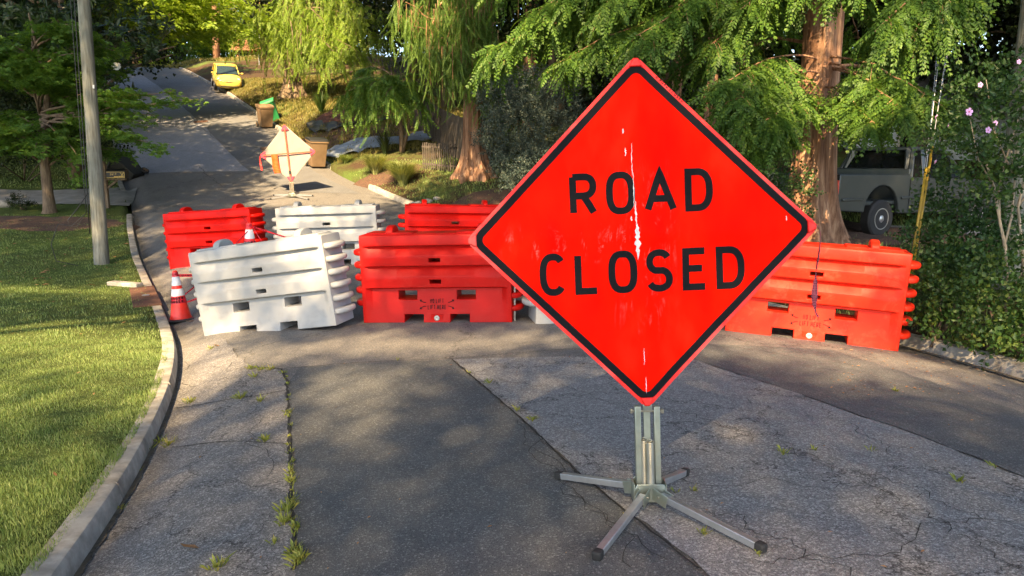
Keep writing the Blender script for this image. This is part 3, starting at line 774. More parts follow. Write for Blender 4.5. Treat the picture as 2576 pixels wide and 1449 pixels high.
def strip(poly, wd, step=.03):
    """2-D mitred strip along a polyline: list of quads, each 4 points"""
    P = [Vector((a, b)) for a, b in poly]; Q = [P[0]]
    for a, b in zip(P[:-1], P[1:]):
        n = max(1, int((b-a).length/step)); Q += [a.lerp(b, (i+1)/n) for i in range(n)]
    closed = (Q[0]-Q[-1]).length < 1e-5; out = []; pts = []
    m = len(Q)-1 if closed else len(Q)
    for i in range(len(Q)):
        if closed: a = Q[(i-1) % m]; b = Q[i % m]; c = Q[(i+1) % m]
        else: a = Q[max(i-1, 0)]; b = Q[i]; c = Q[min(i+1, len(Q)-1)]
        d1 = (b-a); d2 = (c-b)
        if d1.length < 1e-9: d1 = d2
        if d2.length < 1e-9: d2 = d1
        d1 = d1.normalized(); d2 = d2.normalized(); n1 = Vector((-d1.y, d1.x)); n2 = Vector((-d2.y, d2.x)); mm = (n1+n2)
        if mm.length < .1: mm = n1.copy()
        mm.normalize(); k = wd/2/max(.45, mm.dot(n1)); pts.append((b+mm*k, b-mm*k))
    for i in range(len(pts)-1): out.append((pts[i][0], pts[i][1], pts[i+1][1], pts[i+1][0]))
    return out
def add_glyph(g, ch, x, y, w_, h_, t, surf, off=0.0):
    for si, s in enumerate(GL[ch]):
        pl = [(x+t/2+(w_-t)*a, y+t/2+(h_-t)*b) for a, b in s]
        for q in strip(pl, t, .02 if h_ > .1 else 1): g.add([surf(p.x, p.y, off+.0003*si) for p in q], [(0, 1, 2, 3)])
def add_text(g, txt, cx, y, w_, h_, t, gap, surf, off=0.0):
    W = sum((w_ if c != 'I' else t*1.2)+gap if c != ' ' else w_*.6 for c in txt)-gap; x = cx-W/2
    for c in txt:
        if c == ' ': x += w_*.6; continue
        ww = w_ if c != 'I' else t*1.2
        add_glyph(g, c, x, y, ww, h_, t, surf, off); x += ww+gap

M['bk'] = plain("black sign lettering", (.0055, .006, .0075), .7, var=.15, spec=.12)
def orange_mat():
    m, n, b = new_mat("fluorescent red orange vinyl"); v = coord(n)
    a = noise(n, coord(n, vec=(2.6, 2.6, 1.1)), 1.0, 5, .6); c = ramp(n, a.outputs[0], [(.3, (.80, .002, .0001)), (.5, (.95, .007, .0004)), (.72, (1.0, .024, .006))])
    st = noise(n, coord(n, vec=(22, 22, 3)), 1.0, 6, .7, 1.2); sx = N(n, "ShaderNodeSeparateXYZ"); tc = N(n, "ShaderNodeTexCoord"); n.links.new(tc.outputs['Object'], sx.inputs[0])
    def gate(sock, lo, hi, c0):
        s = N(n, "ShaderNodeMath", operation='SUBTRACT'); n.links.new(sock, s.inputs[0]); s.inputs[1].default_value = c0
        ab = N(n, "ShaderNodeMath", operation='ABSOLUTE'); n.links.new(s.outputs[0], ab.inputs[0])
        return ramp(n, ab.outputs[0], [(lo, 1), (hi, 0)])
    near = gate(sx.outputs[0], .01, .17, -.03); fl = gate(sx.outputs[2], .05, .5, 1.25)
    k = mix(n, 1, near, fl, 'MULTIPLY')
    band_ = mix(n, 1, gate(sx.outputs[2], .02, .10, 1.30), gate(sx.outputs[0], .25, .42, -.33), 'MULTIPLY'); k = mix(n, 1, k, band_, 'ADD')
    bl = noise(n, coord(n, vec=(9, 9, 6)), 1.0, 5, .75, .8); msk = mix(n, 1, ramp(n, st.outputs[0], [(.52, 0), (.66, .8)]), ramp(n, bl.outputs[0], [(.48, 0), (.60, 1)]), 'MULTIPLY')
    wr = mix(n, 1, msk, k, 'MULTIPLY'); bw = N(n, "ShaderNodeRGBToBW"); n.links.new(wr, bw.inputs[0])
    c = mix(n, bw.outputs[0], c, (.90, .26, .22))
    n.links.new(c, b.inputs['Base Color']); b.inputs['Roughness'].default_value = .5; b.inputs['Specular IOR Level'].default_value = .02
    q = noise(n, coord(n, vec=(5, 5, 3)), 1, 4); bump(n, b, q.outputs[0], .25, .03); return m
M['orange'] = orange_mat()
M['edge'] = plain("worn orange hem", (.90, .006, .001), .55, var=.2, vs=20, dirt=(.85, .30, .25), dirt_amt=.4)
M['whitewear'] = plain("exposed white backing", (.62, .60, .60), .6, var=.2, vs=40)
M['cream'] = leaf_mat("cream fabric back", (.31, .31, .28), (.35, .35, .32), .15, rough=.6, hi=(.38, .38, .35))
M['pink'] = plain("pink red vinyl corner", (.85, .035, .07), .5, var=.1)
M['spar'] = plain("orange red fibreglass spar", (.72, .07, .03), .45, var=.1)
M['flag'] = plain("orange flag cloth", (.8, .08, .008), .7, var=.1)
M['strap'] = plain("faded dark red strap", (.28, .05, .07), .7, var=.2, vs=30)

HD = .862
def diamond_uv(p, q, k=.052):
    a = (p-q)/math.sqrt(2); b = (p+q)/math.sqrt(2); c = HD-k
    def soft(t):
        s = abs(t); return math.copysign(c+(s-c)*.35 if s > c else s, t)
    return soft(a), soft(b)
def sign_surf(seed=0, ridge=.022):
    def dep(a, b):
        r = ridge*math.exp(-abs(a)/.11)+ridge*.5*math.exp(-abs(b)/.10)
        r -= .010*math.sin(a*3.1+1.0)*math.cos(b*2.7+seed)*min(1, (abs(a)+abs(b))*2)
        return r+.0028*math.sin(b*16+a*9)*math.exp(-abs(a)/.2)+.002*math.sin((a+b)*14)
    return dep
def make_panel(root, Mp, dep, front, back, n=56, ribbed=True):
    """vinyl diamond: front faces local -y"""
    V = []; hs = HD/math.sqrt(2)
    for i in range(n+1):
        for j in range(n+1):
            p = -hs+2*hs*i/n; q = -hs+2*hs*j/n
            bow = 1-.012*((1-(p/hs)**2)*abs(q/hs)**4+(1-(q/hs)**2)*abs(p/hs)**4)
            a, b = diamond_uv(p*bow, q*bow); V.append(Mp @ Vector((a, -dep(a, b), b)))
    F = []; m = n+1
    for i in range(n):
        for j in range(n): F.append((i*m+j, (i+1)*m+j, (i+1)*m+j+1, i*m+j+1))
    o = raw_mesh("panel", [tuple(v) for v in V], F, front, root, True, mats=[front, back])
    md = o.modifiers.new("thickness", 'SOLIDIFY'); md.thickness = .0025; md.offset = -1; md.material_offset = 1; md.material_offset_rim = 0
    return o
def rounded_diamond(hd, r, n=8):
    """closed path of a diamond with half diagonal hd, rounded corner radius r"""
    out = []; d = r*math.sqrt(2)
    for k in range(4):
        c = 90-90*k; ca, sa = math.cos(rad(c)), math.sin(rad(c)); cx, cy = ca*(hd-d), sa*(hd-d)
        for i in range(n+1):
            an = c+45-90*i/n; out.append((cx+r*math.cos(rad(an)), cy+r*math.sin(rad(an))))
    out.append(out[0]); return out

# ------------------------------------------------------------ the big sign
base = at(1630, 1272)
sign = thing("road_closed_sign", "large red-orange ROAD CLOSED diamond on a folding spring stand in the foreground", "road sign", base)
cen = pt(1611, 588, 3.62)-base
ROLL = rad(-2.6)
Mp = Matrix.Translation(cen) @ Euler((rad(-8.0), ROLL, rad(-1.5))).to_matrix().to_4x4()
dep = sign_surf(1)
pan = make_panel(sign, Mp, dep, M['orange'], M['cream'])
def sf(a, b, off=0): return Mp @ Vector((a, -dep(a, b)-.0015-off, b))
g = G()
for q in strip(rounded_diamond(HD-.050, .05), .034, .03): g.add([sf(p.x, p.y, .0006) for p in q], [(0, 1, 2, 3)])
g.build("border", M['bk'], sign)
TH = .0335
for ch, x, w_ in (('R', -.340, .136), ('O', -.163, .140), ('A', .020, .160), ('D', .2205, .1355)): g = G(); add_glyph(g, ch, x, .099, w_, .208, TH, sf, .0009); g.build('letter', M['bk'], sign)
for ch, x, w_ in (('C', -.502, .134), ('L', -.329, .128), ('O', -.165, .140), ('S', .0155, .134), ('E', .197, .1256), ('D', .361, .1387)): g = G(); add_glyph(g, ch, x, -.286, w_, .208, TH, sf, .0009); g.build('letter', M['bk'], sign)
# worn hem outside the border and the small print on it
g = G()
for q in strip(rounded_diamond(HD-.0135, .035), .017, .05): g.add([sf(p.x, p.y, .0003) for p in q], [(0, 1, 2, 3)])
g.build("hem", M['edge'], sign)
g = G()
def sfr(a, b, off=0):  # along the upper right edge
    s = 1/math.sqrt(2); ax = .040+a*s+b*s; bz = HD-.052-a*s+b*s; return sf(ax, bz, off)
add_text(g, "D ROAD CLOSED", .17, -.004, .0105, .014, .0028, .005, sfr, .0011)
g.build("small_print", M['bk'], sign)
# torn white patches along the crease
def torn(pts, seed, off=.0013):
    r = random.Random(seed); V = []; n = len(pts)
    for a, b in pts: V.append(sf(a, b, off))
    g.add(V, [tuple(range(n))])
g = G()
def flake(cx, b0, b1, wmax, seed):
    r = random.Random(seed); k = 16; Ls = []; Rs = []
    for i in range(k+1):
        t = i/k; b = b0+(b1-b0)*t; w_ = wmax*math.sin(math.pi*t)**.8*r.uniform(.35, 1)+.0008; x = cx+r.gauss(0, .0009)
        Ls.append((x-w_*r.uniform(.4, 1), b)); Rs.append((x+w_*r.uniform(.3, .9), b))
    g = G()
    for i in range(k): g.add([sf(*Ls[i], .0013), sf(*Rs[i], .0013), sf(*Rs[i+1], .0013), sf(*Ls[i+1], .0013)], [(0, 1, 2, 3)])
    g.build('worn_patch', M['whitewear'], sign)
flake(-.019, -.125, .05, .021, 3); flake(-.023, .03, .16, .006, 4); flake(-.029, .12, .30, .003, 5); flake(-.032, .28, .44, .0022, 6)
flake(-.006, -.56, -.64, .0022, 7); flake(-.002, -.70, -.78, .0025, 8)
for i, (a, b, w_, hh) in enumerate([(-.070, .50, .008, .012), (-.062, .40, .005, .02), (-.045, .075, .006, .012), (.705, .045, .004, .012)]):
    flake(a, b-hh, b+hh, w_, 20+i)
# folded hem corners
for nm, (cx, cz, an) in enumerate([(0, HD-.028, 0), (HD-.03, 0, -90), (-HD+.028, 0, 90), (0, -HD+.03, 180)]):
    g = G(); s = .04; R = Matrix.Rotation(rad(-an), 4, 'Y')
    for k in range(2): pass
    pts = [(-s*.8, -s*.75), (s*.8, -s*.75), (.014, s*.28), (-.014, s*.28)]
    V = []
    for yy in (-.016, .012):
        for x, z in pts:
            v = R @ Vector((x, 0, z)); V.append(Mp @ Vector((cx+v.x, yy-dep(cx, cz)*.8 if yy < 0 else yy, cz+v.z)))
    g.add(V, [(0, 1, 2, 3), (7, 6, 5, 4), (0, 4, 5, 1), (1, 5, 6, 2), (2, 6, 7, 3), (3, 7, 4, 0)])
    g.build("corner_pocket", M['edge'], sign, bevel=.006)
# spars behind
g = G(); g.beam(Mp @ Vector((0, .016, -HD+.02)), Mp @ Vector((0, .016, HD-.03)), .03, .008, (0, 1, 0)); g.build("spar", M['spar'], sign)
g = G(); g.beam(Mp @ Vector((-HD+.03, .026, 0)), Mp @ Vector((HD-.03, .026, 0)), .03, .008, (0, 1, 0)); g.build("spar", M['spar'], sign)
# strap
def ribbon(pts, ws, n=4):
    """ribbon through pts with half-width vectors ws (smoothed)"""
    P = [Vector(p) for p in pts]; W = [Vector(x) for x in ws]; V = []; F = []
    def cr(A, i, t):
        a, b, c, d = A[max(i-1, 0)], A[i], A[min(i+1, len(A)-1)], A[min(i+2, len(A)-1)]
        return .5*((2*b)+(-a+c)*t+(2*a-5*b+4*c-d)*t*t+(-a+3*b-3*c+d)*t**3)
    for i in range(len(P)-1):
        for k in range(n): V.append((cr(P, i, k/n), cr(W, i, k/n)))
    V.append((P[-1], W[-1])); g = G()
    for i in range(len(V)-1):
        (a, wa), (b, wb) = V[i], V[i+1]; g.add([a-wa, a+wa, b+wb, b-wb], [(0, 1, 2, 3)])
    return g
D0 = 3.59
sp_ = [pt(2042, 566, D0), pt(2056, 568, D0), pt(2063, 590, D0+.02), pt(2060, 630, D0+.02), pt(2055, 665, D0+.02), pt(2052, 690, D0+.02), pt(2050, 720, D0+.02), pt(2048, 750, D0+.02), pt(2050, 780, D0+.02), pt(2058, 797, D0)]
ws_ = [(.0, .012, .004), (.002, .012, .004), (.006, .012, 0), (.002, .013, 0), (.001, .012, 0), (.007, .012, 0), (.014, .004, 0), (.013, -.004, 0), (.007, .008, 0), (.005, .0, .001)]
g = ribbon([p-base for p in sp_], ws_, 5); o = g.build("strap", M['strap'], sign, smooth=True)
o.modifiers.new("thickness", 'SOLIDIFY').thickness = .0015

def spring(g, a, b, R, turns, wire, n=10):
    a = Vector(a); b = Vector(b); d = (b-a); L = d.length; d.normalize(); x = d.orthogonal().normalized(); y = d.cross(x); pts = []
    N_ = turns*n
    for i in range(N_+1): an = 6.2832*i/n; pts.append(a+d*(L*i/N_)+x*R*math.cos(an)+y*R*math.sin(an))
    g.tube(pts, wire, 5)
def make_stand(root, top, legs, facing=-1, detail=True, xoff=0.0):
    """root-local: base at origin. top = local point where the panel ends"""
    top = Vector(top); b0 = Vector((0, 0, .075)); ax = (top-b0).normalized(); sx = Vector((1, 0, 0)); Ht = (top-b0).length
    def q(x, y, t): return b0+ax*(Ht*t)+sx*x+Vector((0, y, 0))
    for s in (-1, 1): g = G(); g.beam(q(s*.047, 0, .02), q(s*.047, 0, .99), .030, .034, (0, 1, 0)); g.build("mast_rail", M['zinc'], root, bevel=.003)
    g = G(); g.beam(q(0, .012, .05), q(0, .012, 1.06), .034, .022, (0, 1, 0)); g.build("mast_tube", M['zinc'], root, bevel=.003)
    g = G(); g.beam(q(-.075, 0, .93), q(.075, 0, .93), .010); g.beam(q(-.083, 0, .93), q(-.068, 0, .93), .02); g.beam(q(.068, 0, .93), q(.083, 0, .93), .02); g.build("pivot_bolt", M['steel'], root, bevel=.002)
    g = G(); g.box(q(0, facing*.012, .985), (.045, .02, .03)); g.build("latch", M['zinc'], root, bevel=.003)
    if detail:
        for xo, yo in ((-.020, facing*.004), (.006, facing*.030)):
            g = G(); spring(g, q(xo, yo, .09), q(xo, yo, .60), .0195, 40, .0034); g.tube([q(xo, yo, .60)+ax*.0, q(xo+.012, yo, .615), q(xo+.002, yo, .635), q(xo-.01, yo, .615)], .0026, 5); g.build("spring", M['steel'], root, smooth=True)
        g = G(); pts = [q(.006, facing*.034, -.02)+Vector((.012*math.cos(a), 0, .016*math.sin(a)+.02)) for a in np.linspace(-1.3, 4.6, 12)]; g.tube(pts, .0028, 5); g.box(q(.006, facing*.036, -.055), (.022, .012, .012)); g.build("eye_bolt", M['galv'], root, smooth=True)
    g = G(); g.prism([(-.082, .04), (.082, .04), (.082, .10), (.066, .135), (-.066, .135), (-.082, .10)], -.05, -.044, 'y'); g.prism([(-.082, .04), (.082, .04), (.082, .10), (.066, .135), (-.066, .135), (-.082, .10)], .044, .05, 'y')
    g.prism([(-.044, .04), (.044, .04), (.044, .13), (-.044, .13)], -.082, -.076, 'x'); g.prism([(-.044, .04), (.044, .04), (.044, .13), (-.044, .13)], .076, .082, 'x')
    g.box((0, 0, .048), (.15, .086, .012)); g.build("base_bracket", M['zinc'], root, bevel=.003)
    for e in legs:
        e = Vector(e); d = Vector((e.x, e.y, 0)).normalized(); a = d*.085+Vector((0, 0, .082)); dd = (e-a).normalized()
        g = G(); g.beam(a, e-dd*.03, .034, .034); lg = g.build("leg", M['galv'], root, bevel=.003)
        g = G(); g.beam(e-dd*.035, e+dd*.012, .043, .043); cp = g.build("rubber_foot", M['rubber'], lg, bevel=.010, seg=3)
        g = G(); sd = Vector((-d.y, d.x, 0))
        for s in (-1, 1): g.beam(a-d*.045+sd*s*.021+Vector((0, 0, .005)), a+dd*.05+sd*s*.021-Vector((0, 0, .008)), .004, .062)
        g.build("hinge_plate", M['zinc'], lg, bevel=.002)
        g = G(); g.beam(a+sd*-.03, a+sd*.03, .012); g.build("bolt", M['steel'], lg, bevel=.002)
legs = [at(1402, 1208)-base, at(1724, 1200)-base, at(1500, 1414)-base, at(1918, 1396)-base]
for e in legs: e.z += .026
make_stand(sign, Mp @ Vector((0, .0, -HD+.02)), legs)

# ------------------------------------------------------------ the far sign, seen from behind
b2 = at(735, 497)
s2 = thing("road_sign", "cream back of a smaller diamond sign on a tripod stand in the sunny road", "road sign", b2)
c2 = pt(724, 386, 22.35*1.0)-b2
Mp2 = Matrix.Translation(c2) @ Euler((0, rad(-4.2), rad(180-4))).to_matrix().to_4x4()
Mp2 = Matrix.Translation(c2) @ Matrix.Rotation(rad(-4.2), 4, 'Y') @ Matrix.Rotation(rad(176), 4, 'Z')
dep2 = sign_surf(2, .03)
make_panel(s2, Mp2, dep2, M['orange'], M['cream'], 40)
def bk(a, b, y=.012): return Mp2 @ Vector((a, y, b))
for (cx, cz, an) in [(0, HD-.05, 0), (HD-.05, 0, 90), (-HD+.05, 0, -90), (0, -HD+.06, 180)]:
    g = G(); R = Matrix.Rotation(rad(an), 4, 'Y'); s = .12
    V = []
    for yy in (.004, .028):
        for x, z in [(-s*1.05, -s), (s*1.05, -s), (.03, s*.26), (-.03, s*.26)]:
            v = R @ Vector((x, 0, z)); V.append(bk(cx+v.x, cz+v.z, yy))
    g.add(V, [(0, 1, 2, 3), (7, 6, 5, 4), (0, 4, 5, 1), (1, 5, 6, 2), (2, 6, 7, 3), (3, 7, 4, 0)]); g.build("corner_pocket", M['pink'], s2, bevel=.005)
g = G(); g.beam(bk(0, -HD+.04, .034), bk(0, HD-.1, .034), .038, .012, (0, 1, 0)); g.build("spar", M['spar'], s2)
g = G(); g.beam(bk(-HD+.1, 0, .045), bk(HD-.1, 0, .045), .038, .012, (0, 1, 0)); g.build("spar", M['spar'], s2)
g = G(); g.beam(bk(0, -.62, .045), bk(0, -.50, .045), .05, .02, (0, 1, 0)); g.build("clamp", M['black'], s2, bevel=.004)
fp = [bk(.40, .0, .07), bk(.40, -.15, .075), bk(.39, -.35, .08), bk(.37, -.56, .07)]
g = ribbon(fp, [Mp2.to_3x3() @ Vector((.098, .01*((-1)**i), 0)) for i in range(4)], 5); o = g.build("flag", M['flag'], s2, smooth=True); o.modifiers.new("thickness", 'SOLIDIFY').thickness = .003
fp = [bk(HD-.02, .0, .03), bk(HD+.01, -.08, .03), bk(HD+.012, -.25, .03), bk(HD-.0, -.44, .03)]
g = ribbon(fp, [Mp2.to_3x3() @ Vector((.012+.012*(i > 1), .005, 0)) for i in range(4)], 5); o = g.build("strap", M['edge'], s2, smooth=True); o.modifiers.new("thickness", 'SOLIDIFY').thickness = .003
legs = []
for (u, v) in ((658, 487), (795, 489), (690, 506), (850, 506)):
    legs.append(at(u if u < 790 else u-12, v)-b2)
legs = [Vector((-.62, .22, 0)), Vector((.55, .25, 0)), Vector((-.52, -.42, 0)), Vector((.60, -.42, 0))]
for e in legs: e.z = h(b2.x+e.x, b2.y+e.y)-b2.z+.03
make_stand(s2, Mp2 @ Vector((0, 0, -HD+.02)), legs, facing=1, detail=False)

# ------------------------------------------------------------ water filled barriers
def plastic(name, c, dirt, amt, sub=.15, rough=.42):
    m, n, b = new_mat(name); v = coord(n)
    a = noise(n, v, 1.7, 4); col = ramp(n, a.outputs[0], [(.3, [x*.88 for x in c]), (.7, [min(1, x*1.08) for x in c])])
    d = noise(n, v, 4.5, 8, .72, .5); col = mix(n, ramp(n, d.outputs[0], [(.52, 0), (.74, amt)]), col, dirt)
    s = noise(n, coord(n, vec=(3, 3, 40)), 1.0, 5, .8); s2_ = noise(n, v, 60, 3); col = mix(n, ramp(n, s.outputs[0], [(.62, 0), (.70, amt*.5)]), col, [min(1, x*1.1+.02) for x in c])
    n.links.new(col, b.inputs['Base Color']); b.inputs['Roughness'].default_value = rough; b.inputs['Specular IOR Level'].default_value = .14
    b.inputs['Subsurface Weight'].default_value = 0.0
    bump(n, b, s2_.outputs[0], .12, .004); return m
M['b_red'] = plastic("faded red polyethylene", (.46, .007, .005), (.50, .05, .035), .35)
M['b_orange'] = plastic("sun bleached orange red polyethylene", (.76, .030, .010), (.80, .14, .08), .5)
M['b_bright'] = plastic("bright red polyethylene", (.66, .007, .003), (.45, .02, .02), .3)
M['b_white'] = plastic("white polyethylene", (.33, .34, .345), (.19, .17, .14), .35)
LB, HB, WB = 1.83, 1.07, .23
def barrier_body():
    xs = sorted(set([-LB/2, -.885, -.865, -.80, -.475, -.40, -.245, -.165, -.07, -.058, .058, .07, .165, .245, .40, .475, .80, .865, .885, LB/2]))
    zs = [0, .10, .11, .27, .39, .42, .435, .47, .52, .57, .585, .685, .70, .73, .78, .82, .835, .935, .95, 1.0, 1.045, HB]
    zs = sorted(set([0, .10, .115, .275, .385, .415, .430, .475, .525, .570, .680, .695, .735, .785, .820, .925, .940, 1.045, HB]))
    def inhole(x, z):
        if -.07 < x < .07 and (.475 < z < .525 or .735 < z < .785): return True
        if (-.475 < x < -.245 or .245 < x < .475) and .275 < z < .385: return True
        if z < .10 and (-.40 < x < -.165 or .165 < x < .40): return True
        return False
    def depth(x, z):
        ex = (LB/2-.045-abs(x)); d = 0
        for zt, zb, dm in ((.925, .820, .080), (.680, .570, .080), (.415, .0, .080)):
            if zb-1e-6 <= z <= zt+1e-6: d = dm*(z-zb)/(zt-zb)
        k = max(0, ex)/.09
        if abs(x) < .865: return min(d, .08*k)
        return 0
    def Y(x, z):
        y = WB-.004-depth(x, z)
        if z > 1.04: y -= (z-1.04)*.5
        return y
    V = []; idx = {}; F = []
    def vi(i, j, s):
        key = (i, j, s)
        if key not in idx: idx[key] = len(V); V.append((xs[i], s*Y(xs[i], zs[j]), zs[j]))
        return idx[key]
    def solid(i, j):
        if i < 0 or j < 0 or i >= len(xs)-1 or j >= len(zs)-1: return False
        return not inhole((xs[i]+xs[i+1])/2, (zs[j]+zs[j+1])/2)
    for i in range(len(xs)-1):
        for j in range(len(zs)-1):
            if not solid(i, j): continue
            for s in (-1, 1):
                q = (vi(i, j, s), vi(i+1, j, s), vi(i+1, j+1, s), vi(i, j+1, s)); F.append(q if s < 0 else q[::-1])
            for di, dj, a, b in ((-1, 0, (i, j+1), (i, j)), (1, 0, (i+1, j), (i+1, j+1)), (0, -1, (i, j), (i+1, j)), (0, 1, (i+1, j+1), (i, j+1))):
                if not solid(i+di, j+dj): F.append((vi(*a, -1), vi(*a, 1), vi(*b, 1), vi(*b, -1))[::-1])
    return V, F
BV, BF = barrier_body()
def make_barrier(mat, text):
    t = thing("water_filled_barrier", "x", "barrier")
    g = G(); g.add(BV, BF); g.build("body", mat, t, bevel=.007, seg=2)
    g = G()
    for x0, x1 in ((-.84, -.27), (.27, .84)): g.box(((x0+x1)/2, 0, HB+.008), (x1-x0, .30, .03))
    g.box((0, 0, HB+.002), (1.70, .34, .012))
    g.build("top_rail", mat, t, bevel=.008)
    for x in (-.56, .56):
        g = G(); pr = [(-.15, HB), (-.15, HB+.02)]+[(-.15*math.cos(a), HB+.02+.085*math.sin(a)) for a in np.linspace(.25, math.pi-.25, 12)]+[(.15, HB+.02), (.15, HB)]
        g.prism(pr, x-.045, x+.045, 'x'); g.build("lifting_lug", mat, t, bevel=.014, seg=3)
    def knuckle(xe, s, z):
        g = G(); pl = [(xe-s*.03, -.195), (xe+s*.015, -.20)]+[(xe+s*(.015+.115*math.cos(a)), .20*math.sin(a)) for a in np.linspace(-1.45, 1.45, 11)]+[(xe+s*.015, .20), (xe-s*.03, .195)]
        g.prism(pl, z-.034, z+.034, 'z'); g.build("hinge_knuckle", mat, t, bevel=.026, seg=3)
    for k in range(6): knuckle(LB/2, 1, .16+.155*k)
    for k in range(5): knuckle(-LB/2, -1, .235+.155*k)
    if text:
        g = G()
        def s_(a, b, off=0):
            # apron slopes back towards its top
            d = .080*(b)/.415; return Vector((a, -(WB-.004-d)-.0032-off, b))
        for tx, cx_, ty in (("NO", -.059, .232), ("LIFT", .036, .232), ("LIFT", -.066, .158), ("HERE", .059, .158)): g = G(); add_text(g, tx, cx_, ty, .022, .054, .0075, .0075, s_); g.build("stencil_lettering", M['bk'], t)
        for sx in (-1, 1):
            for zz, up in ((.252, 1), (.185, -1)):
                g = G(); pl = [(sx*(.135+.012*i), zz+up*(-.012+.0008*i*i)) for i in range(6)]
                for q in strip(pl, .008, 1): g.add([s_(p.x, p.y) for p in q], [(0, 1, 2, 3)])
                e = pl[-1]; g.add([s_(e[0]-sx*.012, e[1]+up*.016, .0003), s_(e[0]+sx*.022, e[1]+up*.014, .0003), s_(e[0]+sx*.004, e[1]-up*.014, .0003)], [(0, 1, 2)])
                g.build("stencil_arrow", M['bk'], t)
        g = G(); g.box((0, -.213, .055), (.15, .014, .095)); rp = g.build("drain_recess", mat, t, bevel=.006)
        g = G(); g.lathe([(.032, 0), (.034, .006), (.026, .012), (.012, .013), (.010, .005)], 20, Matrix.Translation((0, -.2200, .055)) @ Matrix.Rotation(rad(90), 4, 'X')); g.build("drain_plug", M['conc_l'], t, smooth=True)
    return t
M['conc_l'] = plain("pale grey plug", (.45, .43, .38), .6, var=.3, vs=50)
def copy_tree(o, parent=None, mat=None):
    c = o.copy(); COL.objects.link(c); c.parent = parent
    for ch in o.children: copy_tree(ch, c)
    return c
def remat(root, mat):
    for ch in root.children:
        if not ch.name.startswith(("stencil", "drain_plug")): ch.data = ch.data.copy() if ch.data.users > 1 else ch.data; ch.data.materials[0] = mat
protos = {'w': make_barrier(M['b_white'], False), 'r': make_barrier(M['b_red'], True)}
used = {}
def place_barrier(kind, mat, pa, pb, label, flip=0, dz=0.0):
    """pa, pb: front bottom corners on the ground"""
    if kind in used:
        t = copy_tree(protos[kind])
        if mat is not used[kind]: remat(t, mat)
    else: t = protos[kind]; used[kind] = mat; remat(t, mat)
    d = (pb-pa); yaw = math.atan2(d.y, d.x); L = math.hypot(d.x, d.y)
    n = Vector((-math.sin(yaw), math.cos(yaw), 0)); f = Vector((math.cos(yaw), math.sin(yaw), 0))
    a = (pa+pb)/2 - f*0; a0 = a-f*LB/2; a1 = a+f*LB/2; c = a+n*WB
    z0 = pa.z+(pb.z-pa.z)*(-(LB/2-L/2)/L); tilt = math.atan2(pb.z-pa.z, L)
    t.location = Vector((c.x, c.y, (pa.z+pb.z)/2+dz)); t.rotation_euler = Euler((0, -tilt, yaw), 'XYZ')
    tag(t, label, "barrier", "water filled barriers across the road"); return t
GR = "water filled barriers across the road"
place_barrier('w', M['b_white'], Vector((-3.86, 8.92, -.63)), Vector((-2.00, 8.43, -.345)), "tilted white plastic barrier at the front left, next to the kerb cone", dz=.035)
place_barrier('r', M['b_red'], at(917, 812), at(1285, 811), "dark red plastic barrier in front, between the white barrier and the big sign")
place_barrier('r', M['b_orange'], at(1825, 832), at(2256, 884), "faded orange-red barrier leaning at the right kerb with sun spots")
place_barrier('r', M['b_bright'], at(416, 680), at(655, 670), "bright red plastic barrier at the back left by the kerb")
place_barrier('w', M['b_white'], at(704, 671), at(952, 664), "white plastic barrier in the back row between two red ones")
place_barrier('r', M['b_bright'], at(1018, 664), at(1268, 664), "bright red plastic barrier in the back row partly behind the big sign")
place_barrier('w', M['b_white'], at(1352, 816), at(1712, 812), "white plastic barrier mostly hidden behind the big sign")
# hinge pin
p = at(1294, 806); pin = G().tube([(0, 0, 0), (0, 0, .42)], .012, 8); o = pin.build("connecting_pin", M['conc_l']); o.location = p+Vector((0, 0, .0)); tag(o, "thin pale upright pin at the right end of the dark red front barrier", "pin")

# ------------------------------------------------------------ cones and caution tape
M['cone'] = plain("orange red cone rubber", (1.0, .035, .015), .4, var=.08, dirt=(.25, .03, .02), dirt_amt=.4)
M['refl'] = plain("white reflective collar", (.72, .72, .74), .45, var=.1, dirt=(.4, .38, .36), dirt_amt=.4)
M['tape'] = plain("red caution tape", (.62, .010, .030), .4, var=.25, vs=18)
def make_cone(loc, rot, label):
    t = thing("traffic_cone", label, "traffic cone", loc, rot, "traffic cones")
    g = G(); g.box((0, 0, .018), (.37, .37, .036)); g.build("base_plate", M['black'], t, bevel=.012)
    r = lambda z: .030+(.138-.030)*(1-(z-.03)/.68)
    g = G(); g.lathe([(r(.03)+.01, .034), (r(.05), .06), (r(.2), .2), (r(.4), .4), (r(.6), .6), (r(.70), .70), (.024, .71), (.018, .70)], 32); g.build("cone_body", M['cone'], t, auto=40)
    for z0, z1 in ((.50, .625), (.355, .455)): g = G(); g.lathe([(r(z0)+.001, z0), (r(z0)+.003, z0+.002), (r(z1)+.003, z1-.002), (r(z1)+.001, z1)], 32); g.build("reflective_collar", M['refl'], t, auto=40)
    return t
cone1 = make_cone(at(456, 806)-Vector((0, 0, 0)), Euler((rad(-2), rad(-3), rad(20))), "traffic cone wound with DANGER tape standing at the left kerb")
c2p = at(634, 690)
cone2 = make_cone(c2p, Euler((rad(2), rad(0), rad(10))), "taped traffic cone behind the front white barrier, only its top showing"); cone2.scale = (1.28, 1.28, 1.28)
